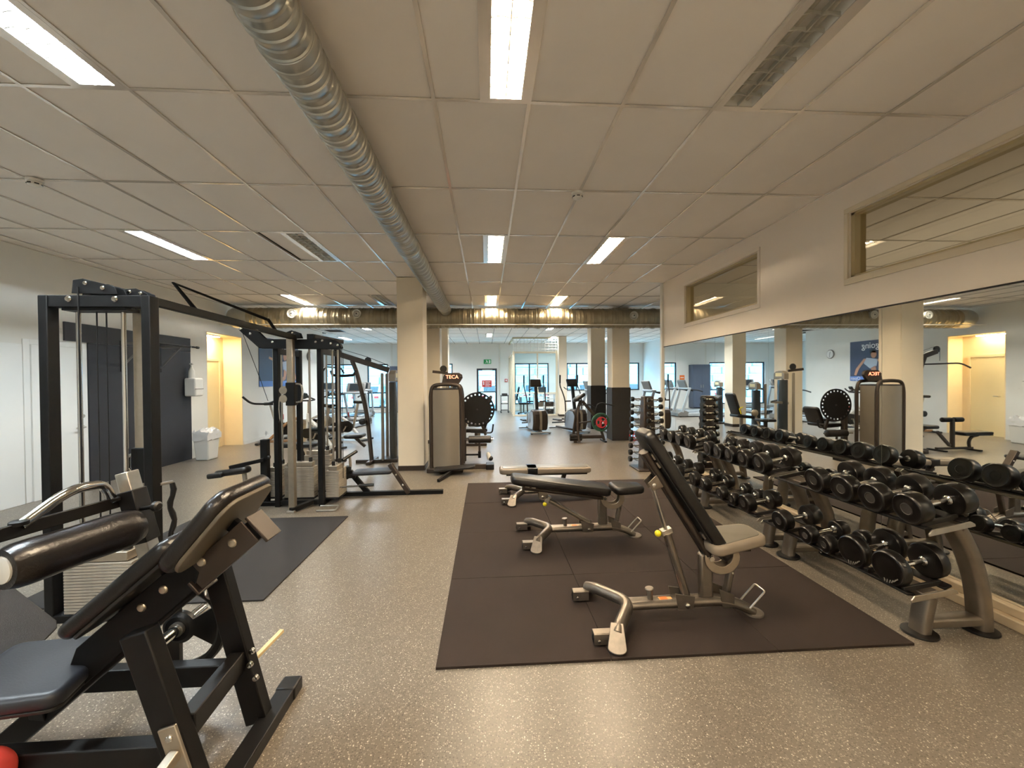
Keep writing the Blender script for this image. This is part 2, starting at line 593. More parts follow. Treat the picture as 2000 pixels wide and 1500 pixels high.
fr = MB().b2((-6.36, 9.38, 0), (-6.325, 9.447, 2.09)).b2((-6.36, 10.173, 0), (-6.325, 10.24, 2.09)).b2((-6.36, 9.447, 2.023), (-6.325, 10.173, 2.09))
fr.build('door_frame', 'warm_wall', d1, bevel=0.004)
MB().tube([(-6.33, 9.53, 1.02), (-6.28, 9.53, 1.02), (-6.28, 9.64, 1.02)], 0.01, fil=0.02).build('door_handle', 'steel', d1)
# white flush door further along
d2 = thing('door_2', 'white flush door beside the black wall panel', 'door', (XL, 6.2, 0), kind='structure')
MB().b2((XL, 5.72, 0.0), (XL + 0.035, 6.46, 2.05)).build('door_leaf', 'wall_white', d2, bevel=0.003)
fr = MB().b2((XL, 5.64, 0), (XL + 0.02, 5.717, 2.12)).b2((XL, 5.717, 2.053), (XL + 0.02, 6.46, 2.12))
fr.build('door_frame', 'wall_white', d2, bevel=0.004)
hd = MB().tube([(XL + 0.03, 6.38, 0.90), (XL + 0.085, 6.38, 0.90), (XL + 0.085, 6.24, 0.895)], 0.011, fil=0.02)
hd.cyl((XL + 0.033, 6.38, 0.90), (XL + 0.043, 6.38, 0.90), 0.026)
hd.build('door_handle', 'steel', d2)
MB().cyl((XL + 0.033, 6.38, 1.06), (XL + 0.05, 6.38, 1.06), 0.026).build('lock', 'steel', d2)
struct(MB().b2((XL, -3.0, 0), (XL + 0.03, 5.62, 2.05)), 'trim_4', 'wall_white', 'white boarding on the lower wall at the far side of the leg press', 'trim', bevel=0.004)
# skirting
struct(MB().b2((XL, 10.42, 0), (XL + 0.015, 15.2, 0.08)), 'baseboard_left', 'white_trim', 'white skirting along the pale wall past the niche', 'baseboard')
# black board on the wall
bp = thing('wall_panel', 'black painted board screwed to the wall, wider at its top', 'panel', (XL, 7.5, 0))
MB().b2((XL, 6.50, 0.0), (XL + 0.022, 7.55, 2.14)).build('board', 'black_board', bp, bevel=0.002)
MB().b2((XL, 7.555, 0.0), (XL + 0.022, 8.62, 2.14)).build('board', 'black_board', bp, bevel=0.002)
MB().b2((XL, 6.16, 2.143), (XL + 0.024, 8.62, 2.41)).build('head_board', 'black_board', bp, bevel=0.002)

# far walls
BW = [(-7.7, -6.31, 0.20, 2.33), (-5.73, -4.75, 0.20, 2.33), (-3.05, -1.64, 0.95, 2.33), (-0.47, 0.52, 0.0, 2.08), (1.39, 3.09, 0.30, 2.33), (3.99, 7.68, 0.95, 2.33)]
struct(wall_x(YB, YB + 0.25, -9.2, 8.0, BW), 'wall_back', 'wall_white', 'pale far wall with dark framed windows and the exit door', 'wall', flat=True)
struct(MB().b2((7.86, 7.42, 0), (8.05, 20.4, 3.42)), 'wall_far_right', 'wall_white', 'pale side wall of the far cardio area', 'wall', flat=True)
struct(MB().b2((XR + 0.16, 7.40, 0), (7.9, 7.52, 3.42)), 'wall_room_end', 'wall_paint', 'end wall of the room behind the partition', 'wall', flat=True)
struct(MB().b2((7.86, -3.2, 0), (8.05, 7.42, 3.42)), 'wall_room_side', 'cream_trim', 'side wall of the room behind the partition', 'wall', flat=True)
struct(MB().b2((-6.4, -3.35, 0), (8.05, -3.2, 3.42)), 'wall_rear', 'wall_paint', 'pale wall behind the viewer', 'wall', flat=True)

def window(n, a, bb, c, d, mull=(), trans=None, lab=''):
    t = thing('window_%d' % n, lab, 'window', ((a + bb) / 2, YB, c), kind='structure')
    y0, y1, f = YB + 0.06, YB + 0.13, 0.06
    fr = MB().b2((a, y0, c), (bb, y1, c + f)).b2((a, y0, d - f), (bb, y1, d)).b2((a, y0, c + f), (a + f, y1, d - f)).b2((bb - f, y0, c + f), (bb, y1, d - f))
    for x in mull: fr.b2((x - f * 0.6, y0, c + f), (x + f * 0.6, y1, d - f))
    if trans: fr.b2((a + f, y0 + 0.001, trans - f / 2), (bb - f, y1 - 0.001, trans + f / 2))
    fr.build('window_frame', 'frame_dark', t, bevel=0.004)
    xs = [a + f] + sorted(mull) + [bb - f]
    for x0, x1 in zip(xs, xs[1:]):
        MB().b2((x0, YB + 0.09, c + f), (x1, YB + 0.098, d - f)).build('pane', 'glass', t, flat=True)
    MB().b2((a - 0.02, YB - 0.03, c - 0.03), (bb + 0.02, YB + 0.06, c)).build('window_sill', 'white_trim', t, bevel=0.004)
    return t
window(3, *BW[0], trans=0.93, lab='far window with a low transom, furthest from the exit door')
window(4, *BW[1], trans=0.93, lab='far window with a low transom, second from the corner')
window(5, *BW[2], mull=[-2.3], lab='far window beside the exit door')
window(6, *BW[4], mull=[2.13], lab='far window inside the glass booth')
window(7, *BW[5], mull=[4.5, 6.1], lab='long far window behind the wrapped columns')
# exit door
t = thing('door_3', 'glazed exit door with a dark frame and a red notice', 'door', (0.02, YB, 0), kind='structure')
a, bb, d = -0.47, 0.52, 2.08
MB().b2((a, YB - 0.01, 0), (a + 0.09, YB + 0.12, d)).b2((bb - 0.09, YB - 0.01, 0), (bb, YB + 0.12, d)).b2((a + 0.09, YB - 0.01, d - 0.1), (bb - 0.09, YB + 0.12, d)).b2((a + 0.09, YB + 0.0, 0.0), (bb - 0.09, YB + 0.1, 0.1)).b2((a + 0.09, YB + 0.02, 0.90), (bb - 0.09, YB + 0.1, 0.96)).build('door_frame', 'frame_dark', t, bevel=0.005)
MB().b2((a + 0.09, YB + 0.05, 0.1), (bb - 0.09, YB + 0.058, 0.90)).build('pane', 'glass', t, flat=True)
MB().b2((a + 0.09, YB + 0.05, 0.96), (bb - 0.09, YB + 0.058, d - 0.1)).build('pane', 'glass', t, flat=True)
MB().b2((-0.22, YB + 0.03, 1.17), (0.26, YB + 0.045, 1.50)).build('notice', 'sign_red', t)
for i, zz in enumerate((1.43, 1.36, 1.29, 1.22)):
    MB().b2((-0.06, YB + 0.024, zz - 0.012), (0.20 - 0.05 * (i % 2), YB + 0.03, zz + 0.012)).build('notice_line', 'white_print', t)
MB().b2((-0.16, YB + 0.024, 1.27), (-0.11, YB + 0.03, 1.45)).build('notice_mark', 'white_print', t)
MB().b2((-0.2, YB - 0.04, 1.98), (0.3, YB - 0.0105, 2.03)).build('door_closer', 'steel', t, bevel=0.006)
MB().tube([(0.44, YB - 0.008, 0.95), (0.44, YB - 0.06, 0.95), (0.44, YB - 0.06, 1.18), (0.44, YB - 0.008, 1.18)], 0.012, fil=0.02).build('door_handle', 'steel', t)
t = thing('exit_sign', 'small green running-man exit sign above the exit door', 'sign', (0.06, YB - 0.06, 2.3))
MB().b2((-0.12, YB - 0.07, 2.31), (0.24, YB, 2.52)).build('sign_box', 'sign_green', t, bevel=0.01)
MB().sphere((0.01, YB - 0.072, 2.47), 0.022, 8).cyl((0.01, YB - 0.072, 2.45), (0.04, YB - 0.072, 2.39), 0.02).cyl((0.04, YB - 0.072, 2.39), (0.10, YB - 0.072, 2.35), 0.012).cyl((0.03, YB - 0.072, 2.39), (-0.05, YB - 0.072, 2.35), 0.012).cyl((0.02, YB - 0.072, 2.44), (0.09, YB - 0.072, 2.42), 0.01).build('running_figure', 'white_print', t)
MB().b2((0.14, YB - 0.075, 2.34), (0.20, YB - 0.069, 2.49)).build('door_symbol', 'white_print', t)
t = thing('call_point', 'small red fire call point on the wall by the exit door', 'call point', (0.98, YB - 0.04, 1.45))
MB().b2((0.90, YB - 0.05, 1.42), (1.04, YB, 1.56)).build('box', 'sign_red', t, bevel=0.008)
MB().b2((0.93, YB - 0.056, 1.45), (1.01, YB - 0.05, 1.53)).build('front_plate', 'white_print', t)
struct(MB().cyl((0.66, YB - 0.04, 0), (0.66, YB - 0.04, 3.296), 0.035, n=12), 'trim_5', 'white_trim', 'white pipe casing from floor to ceiling by the exit door', 'trim')
struct(MB().b2((-4.6, YB - 0.012, 0.08), (-4.5, YB - 0.002, 3.29)), 'trim_6', 'white_trim', 'thin vertical joint strip on the far wall', 'trim')
struct(MB().b2((0.70, YB - 0.015, 0), (7.85, YB, 0.09)), 'baseboard_back', 'white_trim', 'white skirting along the far wall', 'baseboard')

# columns
def column(x0, x1, y0, y1, lab, wrap=0):
    t = thing('column', lab, 'column', ((x0 + x1) / 2, (y0 + y1) / 2, 0), kind='structure')
    MB().b2((x0, y0, 0), (x1, y1, 3.2965)).build('shaft', 'column_paint', t, bevel=0.008)
    if wrap:
        MB().b2((x0 - 0.018, y0 - 0.018, 0.0), (x1 + 0.018, y1 + 0.018, wrap)).build('wrap', 'black_wrap', t, bevel=0.006)
    else:
        MB().b2((x0 - 0.006, y0 - 0.006, 0), (x1 + 0.006, y1 + 0.006, 0.085)).build('skirting', 'brown_metal', t, bevel=0.003)
    return t
column(-1.51, -1.07, 7.10, 7.54, 'cream square column close to the cable towers')
column(-1.56, -1.12, 10.07, 10.51, 'cream square column under the cross duct, behind the nearer cream one')
column(-1.58, -1.14, 12.40, 12.84, 'cream square column beyond the cross duct')
column(3.13, 3.57, 10.05, 10.49, 'column wrapped in black to chest height, nearer of the two wrapped ones', 1.32)
column(3.20, 3.64, 12.40, 12.84, 'column wrapped in black to chest height, farther of the two wrapped ones', 1.33)
column(2.98, 3.30, 16.72, 17.06, 'slim cream column at the corner of the glass booth')

# ------------------------------------------------------------------ ceiling
ceil = struct(MB().b2((-9.3, -3.3, 3.42), (8.1, 20.5, 3.5)), 'ceiling', 'slab', 'suspended ceiling of large pale tiles in a metal grid', 'ceiling', flat=True)
ORG[ceil] = Vector((0, 0, 0))
ON = {}
FIX = []   # (k edge, side, row, tube material, close-up?)
for kk, side, row, tm in ((0, -1, -1, 'tube_cold'), (4, -1, -1, 'tube_warm'), (6, 1, -1, None), (-3, -1, -1, 'tube_cold'),
                          (-3, -1, 2, 'tube_cold'), (0, -1, 2, None), (4, -1, 2, 'tube_warm'), (6, 1, 2, 'tube_warm'),
                          (-3, -1, 5, 'tube_white'), (0, -1, 5, None), (4, -1, 5, 'tube_warm'), (6, 1, 5, 'tube_warm'),
                          (0, -1, -4, 'tube_cold'), (4, -1, -4, 'tube_warm'), (6, 1, -4, 'tube_warm'),  # unseen row behind the camera, added to light the near room
                          (4, -1, 8, 'tube_far'), (4, -1, 11, 'tube_far'), (-3, -1, 9, 'tube_far'), (0, -1, 9, 'tube_far'), (7, 1, 9, 'tube_far'), (11, 1, 9, 'tube_far'), (14, 1, 9, 'tube_far'),
                          (-6, -1, 12, 'tube_far'), (0, -1, 12, 'tube_far'), (8, 1, 12, 'tube_far'), (12, 1, 12, 'tube_far')):
    FIX.append((kk, side, row, tm))
taken = {}
for kk, side, row, tm in FIX:
    if side < 0: taken[(kk - 1, row)] = 'R'
    else: taken[(kk, row)] = 'L'
TB = 0.024
def tile_mesh(wd, ln):
    return MB().b2((-wd / 2, -ln / 2, 0), (wd / 2, ln / 2, 0.015))
full = None; half = None
tiles = []
for r in range(-5, 15):
    for k in range(-12, 17):
        x0, x1 = KX(k), KX(k + 1)
        y0, y1 = RY(r), RY(r + 1)
        if y0 < 15.1 and x1 < XL: continue
        if y1 < 7.6 and x0 > XR - 0.05 and r < -2: continue
        tiles.append((k, r))
def tile_dist(kr):
    return (KX(kr[0]) + 0.3) ** 2 + (RY(kr[1]) + 0.6) ** 2 + (100 if RY(kr[1]) < 0.1 else 0) + (60 if (KX(kr[0]) > XR - 0.1 and RY(kr[1]) < 7.5) else 0)
tiles.sort(key=tile_dist)
rest = MB()
proto = {}
for n, (k, r) in enumerate(tiles):
    x0, x1, y0, y1 = max(KX(k), XL if RY(r) < 15.1 else -8.99), KX(k + 1), max(RY(r), -3.19), min(RY(r + 1), YB - 0.001)
    if KX(k) < XR - 0.1: pass
    x1 = min(x1, 7.855)
    h = taken.get((k, r))
    if h == 'R': x1 = KX(k) + 0.3
    if h == 'L': x0 = KX(k) + 0.3
    wd, ln = round(x1 - x0 - 0.012, 3), round(y1 - y0 - 0.012, 3)
    if wd < 0.02 or ln < 0.02: continue
    c = Vector(((x0 + x1) / 2, (y0 + y1) / 2, H + 0.008))
    rot = None
    if (k, r) == (-1, 2):
        c += Vector((0.022, 0, 0.012)); rot = (0, math.radians(3.0), 0)
    if n < 290:
        key = (wd, ln)
        if key not in proto:
            o = tile_mesh(wd, ln).build('ceiling_tile', 'tile_board', ceil, flat=True)
            o.location = c
            proto[key] = o
        else:
            o = inst(proto[key], 'ceiling_tile', c, ceil)
        if rot: o.rotation_euler = rot
    else:
        rest.b2((c.x - wd / 2, c.y - ln / 2, c.z), (c.x + wd / 2, c.y + ln / 2, c.z + 0.015))
rs = rest.build('distant_tiles', 'tile_board', ceil, flat=True)
rs['kind'] = 'stuff'
# the grid of T bars
for k in range(-12, 17):
    x = KX(k)
    if x > 7.8: continue
    if abs(x - XR) < 0.02: ys = (7.5, YB)
    elif x < XL + 0.02: ys = (15.35, YB)
    else: ys = (-3.19, YB)
    if x < -8.9: continue
    MB().b2((x - TB / 2, ys[0], H), (x + TB / 2, ys[1], H + 0.003)).b2((x - 0.003, ys[0], H + 0.003), (x + 0.003, ys[1], H + 0.03)).build('grid_bar', 'grid_white', ceil, flat=True)
for r in range(-4, 15):
    y = RY(r)
    if y > YB - 0.05: continue
    xs = (XL, 7.85) if y < 15.2 else (-8.99, 7.85)
    MB().b2((xs[0], y - TB / 2, H + 0.0004), (xs[1], y + TB / 2, H + 0.0034)).build('grid_bar', 'grid_white', ceil, flat=True)
# wall angle along the edges
MB().b2((XR - 0.018, -3.19, H - 0.002), (XR, 7.41, H + 0.004)).b2((XL, -3.19, H - 0.002), (XL + 0.018, 15.19, H + 0.004)).build('wall_angle', 'grid_white', ceil, flat=True)

# ------------------------------------------------------------------ recessed louvre lights
def fixture(kk, side, row, tm, lab, fine):
    xc = KX(kk) + side * 0.15
    yc = RY(row) + 0.6
    t = thing('ceiling_light', lab, 'light', (xc, yc, H), 'recessed louvre lights')
    fw, fl = 0.282, 1.176
    x0, x1, y0, y1 = xc - fw / 2, xc + fw / 2, yc - fl / 2, yc + fl / 2
    rim = MB()
    rw = 0.045
    rim.b2((x0, y0, H - 0.001), (x0 + rw, y1, H + 0.006)).b2((x1 - rw, y0, H - 0.001), (x1, y1, H + 0.006)).b2((x0 + rw, y0, H - 0.001), (x1 - rw, y0 + 0.02, H + 0.006)).b2((x0 + rw, y1 - 0.02, H - 0.001), (x1 - rw, y1, H + 0.006))
    rim.build('rim', 'grid_white', t)
    xa, xb, ya, yb = x0 + rw, x1 - rw, y0 + 0.02, y1 - 0.02
    tr = MB()
    zt = H + 0.085
    tr.add([(xa, ya, H + 0.006), (xb, ya, H + 0.006), (xb, yb, H + 0.006), (xa, yb, H + 0.006), (xa + 0.01, ya, zt), (xb - 0.01, ya, zt), (xb - 0.01, yb, zt), (xa + 0.01, yb, zt)],
           [(4, 5, 6, 7), (0, 1, 5, 4), (1, 2, 6, 5), (2, 3, 7, 6), (3, 0, 4, 7)])
    tr.build('reflector', 'white_plastic', t, flat=True)
    xe = KX(kk) + side * 0.3
    MB().b2((xe - 0.012, yc - 0.588, H - 0.0005), (xe + 0.012, yc + 0.588, H + 0.004)).build('edge_bar', 'grid_white', t)
    for sx in (-0.05, 0.05):
        MB().cyl((xc + sx, ya + 0.02, H + 0.040), (xc + sx, yb - 0.02, H + 0.040), 0.013, n=10).build('tube', M[tm] if tm else 'tube_off', t)
    n = 12
    step = (yb - ya) / n
    lw = xb - xa
    def blade(y):
        mb = MB()
        # V-curved cross blade, dipped between the cells
        pts = []
        for i in range(9):
            u = i / 8
            pts.append((xa + u * lw, 0.010 * abs(math.sin(2 * PI * u))))
        for i in range(8):
            (xp, d0), (xq, d1_) = pts[i], pts[i + 1]
            mb.add([(xp, y - 0.006, H + 0.024), (xq, y - 0.006, H + 0.024), (xq, y + 0.006, H + 0.024), (xp, y + 0.006, H + 0.024),
                    (xp, y - 0.0032, H + 0.002 + d0), (xq, y - 0.0032, H + 0.002 + d1_), (xq, y + 0.0032, H + 0.002 + d1_), (xp, y + 0.0032, H + 0.002 + d0)],
                   [(0, 1, 5, 4), (3, 7, 6, 2), (0, 3, 2, 1), (4, 5, 6, 7)])
        return mb
    if fine:
        first = None
        for i in range(1, n):
            y = ya + i * step
            if first is None:
                first = blade(y).build('louvre_blade', 'louvre', t, flat=True)
                fy = y
            else:
                o = inst(first, 'louvre_blade', (0, 0, 0), t)
                o.location = (0, y - fy, 0)
    else:
        mb = MB()
        for i in range(1, n):
            bl = blade(ya + i * step)
            mb.add(bl.v, bl.f)
        mb.build('louvre_grid', 'louvre', t, flat=True)['kind'] = 'stuff'
    MB().add([(xc - 0.005, ya, H + 0.024), (xc + 0.005, ya, H + 0.024), (xc + 0.005, yb, H + 0.024), (xc - 0.005, yb, H + 0.024), (xc - 0.003, ya, H + 0.0015), (xc + 0.003, ya, H + 0.0015), (xc + 0.003, yb, H + 0.0015), (xc - 0.003, yb, H + 0.0015)],
             [(0, 1, 2, 3), (0, 3, 7, 4), (1, 5, 6, 2), (4, 7, 6, 5), (0, 4, 5, 1), (3, 2, 6, 7)]).build('centre_blade', 'louvre', t, flat=True)
    return t
PLACE = {(0, -1): 'lit cold white ceiling light in the corner above the leg press', (4, -1): 'lit warm ceiling light directly overhead, closest of its row',
         (6, -1): 'unlit louvre ceiling light above the dumbbell racks', (-3, -1): 'lit cold ceiling light by the boarded wall',
         (-3, 2): 'lit cold ceiling light between the cable tower and the boarded wall', (0, 2): 'unlit ceiling light beside the lifted tile', (4, 2): 'lit warm ceiling light in the middle row beside the long duct', (6, 2): 'lit warm ceiling light in the middle row towards the partition',
         (-3, 5): 'lit white ceiling light before the cross duct near the niche', (0, 5): 'unlit ceiling light before the cross duct by the cream column', (4, 5): 'lit warm ceiling light before the cross duct past the long duct', (6, 5): 'lit warm ceiling light before the cross duct towards the partition end'}
for kk, side, row, tm in FIX:
    lab = PLACE.get((kk, row))
    if lab is None:
        lab = ('unseen lit ceiling light added behind the viewer, %s' % {0: 'by the boarded wall', 4: 'in the middle', 6: 'by the mirrors'}[kk]) if row == -4 else \
              'lit far room light, row %s past the cross duct, %s' % ({8: 'one', 9: 'two', 11: 'three', 12: 'four'}[row], {-6: 'first from the far windows corner', -3: 'first of its row', 0: 'second of its row', 4: 'in line with the exit door', 7: 'third of its row', 8: 'third of its row', 11: 'fourth of its row', 12: 'fourth of its row', 14: 'fifth of its row'}[kk])
    fixture(kk, side, row, tm, lab, row in (-1, 2))

# ------------------------------------------------------------------ ducts
def spiral(mb, p0, p1, R, pitch, n, rib=0.006, groups=3):
    p0, p1 = Vector(p0), Vector(p1)
    L = (p1 - p0).length
    prof = []
    t = 0.0
    i = 0
    while t < L - pitch:
        hh = rib * (1.0 if i % groups else -0.7)
        prof.append((R, t))
        prof.append((R, t + pitch * 0.66))
        prof.append((R + hh, t + pitch * 0.76))
        prof.append((R + hh, t + pitch * 0.86))
        prof.append((R, t + pitch * 0.96))
        t += pitch
        i += 1
    prof.append((R, L))
    mb.lathe(p0, p1 - p0, prof, n)
    return mb
t = thing('long_duct', 'long silver spiral duct hung under the ceiling, running away to the cross duct', 'duct', (-0.917, 5, 3.14))
spiral(MB(), (-0.917, -3.15, 3.145), (-0.917, 8.75, 3.145), 0.126, 0.054, 40, 0.008).build('spiral_pipe', 'zinc', t, ang=50)
MB().cyl((-0.917, 8.75, 3.145), (-0.917, 9.53, 3.145), 0.127, n=40).build('end_pipe', 'zinc', t)
for y in (2.02, 5.02, 8.75, 9.02):
    MB().lathe((-0.917, y - 0.05, 3.145), (0, 1, 0), [(0.131, 0), (0.138, 0.004), (0.138, 0.03), (0.134, 0.034), (0.134, 0.066), (0.138, 0.07), (0.138, 0.096), (0.131, 0.1)], 40).build('joint_band', 'zinc', t)
for y in (1.0, 3.9, 6.8):
    MB().box((-0.917, y, 3.285), (0.03, 0.02, 0.024)).build('hanger', 'steel', t)
t = thing('cross_duct', 'wide spiral duct crossing the room under the ceiling', 'duct', (0, 9.75, 2.99))
spiral(MB(), (-5.35, 9.75, 2.99), (7.80, 9.75, 2.99), 0.232, 0.085, 44, 0.008).build('spiral_pipe', 'zinc_warm', t, ang=50)
MB().lathe((-5.35, 9.75, 2.99), (-1, 0, 0), [(0.235, 0), (0.235, 0.28), (0.225, 0.36), (0.19, 0.43), (0.13, 0.475), (0.05, 0.495), (0.0, 0.5)], 40).build('end_cap', 'zinc', t)
for x in (-2.2, 1.2, 4.0):
    MB().lathe((x, 9.75, 2.99), (1, 0, 0), [(0.24, 0), (0.246, 0.01), (0.246, 0.07), (0.24, 0.08)], 44).build('joint_band', 'zinc_warm', t)
for x, z in ((-4.32, 3.05), (-2.90, 3.05), (3.47, 3.02), (-0.2, 2.99), (1.9, 3.0)):
    if x in (-0.2, 1.9): continue
    v = MB().lathe((x, 9.575, z), (0, -1, 0), [(0.085, 0), (0.085, 0.09), (0.10, 0.11), (0.098, 0.125), (0.075, 0.118), (0.062, 0.10), (0.055, 0.118), (0.03, 0.128), (0.0, 0.13)], 28)
    o = v.build('duct_vent', 'louvre', t)
    MB().cyl((x, 9.45, z), (x, 9.435, z), 0.014).build('vent_screw', 'dark_plastic', o)
t = MB().cyl((-5.9, 9.505, 2.81), (7.8, 9.505, 2.81), 0.011, n=8).build('white_pipe', 'white_trim')
tag(t, 'thin white pipe running along the face of the cross duct', 'pipe')

# smoke detectors, ceiling vent
for nm, (x, y), lab in (('smoke_detector', (0.87, 3.84), 'white smoke detector on the ceiling between the middle lights'), ('smoke_detector', (-3.86, 3.80), 'white smoke detector on the ceiling near the boarded wall')):
    t = thing(nm, lab, 'smoke detector', (x, y, H), 'smoke detectors')
    MB().lathe((x, y, H + 0.001), (0, 0, -1), [(0.055, 0), (0.055, 0.018), (0.048, 0.022)], 24).build('base', 'white_plastic', t)
    MB().lathe((x, y, H - 0.022), (0, 0, -1), [(0.044, 0), (0.046, 0.012), (0.046, 0.026), (0.03, 0.036), (0.0, 0.038)], 24).build('head', 'white_plastic', t)
    for i in range(6):
        a = PI / 6 + i * PI / 3
        MB().box((x + 0.0455 * math.cos(a), y + 0.0455 * math.sin(a), H - 0.041), (0.005, 0.028, 0.010), rotZ(a)).build('slot', 'dark_plastic', t)
t = thing('ceiling_vent', 'grey ceiling air grille beyond the cross duct', 'vent', (-5.3, 14.9, H))
MB().b2((-5.60, 14.55, H - 0.006), (-5.02, 15.15, H)).build('frame', 'grey_plastic', t)
for i in range(9):
    MB().box((-5.31, 14.62 + i * 0.058, H - 0.01), (0.5, 0.03, 0.006), rotX(0.5)).build('slat', 'grey_plastic', t)

# ------------------------------------------------------------------ mirrors
t = thing('wall_mirror', 'row of tall frameless wall mirrors behind the dumbbell racks', 'mirror', (XR - 0.01, 3.5, 0.12))
seams = [7.405, 6.94, 5.70, 4.58, 3.21, 1.95, 0.70, -0.55]
for a, bb in zip(seams[1:], seams):
    MB().b2((XR - 0.008, a + 0.0015, 0.121), (XR - 0.001, bb - 0.0015, 2.115)).build('mirror_pane', 'mirror', t, flat=True)
MB().b2((XR - 0.012, -0.55, 2.116), (XR, 7.405, 2.128)).build('top_clip_rail', 'black_satin', t)
# ================================================================== floor mats
ORD = ['first', 'second', 'third', 'fourth', 'fifth', 'sixth', 'seventh', 'eighth', 'ninth', 'tenth', 'eleventh', 'twelfth']
gm = thing('rubber_floor_mat', 'large dark rubber floor mat of square tiles under the benches', 'mat', (1.1, 4.2, 0))
tw = [0.955, 0.955, 0.82]
proto_t = {}
yy = 2.195
for j in range(4):
    xx = -0.285
    ln = (0.975, 0.955, 0.985, 0.985)[j]
    for i in range(3):
        key = (i, j)
        MB().b2((xx + 0.0015, yy + 0.0015, 0.0), (xx + tw[i] - 0.0015, yy + ln - 0.0015, 0.015 + 0.0007 * ((i + j) % 2))).build('mat_tile', 'rubber_mat', gm, bevel=0.002)
        xx += tw[i]
    yy += ln
lm = MB().b2((-3.3, 2.98, 0.0), (-1.58, 4.76, 0.012)).build('exercise_mat', 'mat_black', None, bevel=0.004)
tag(lm, 'thin black mat on the floor between the cable towers', 'mat')

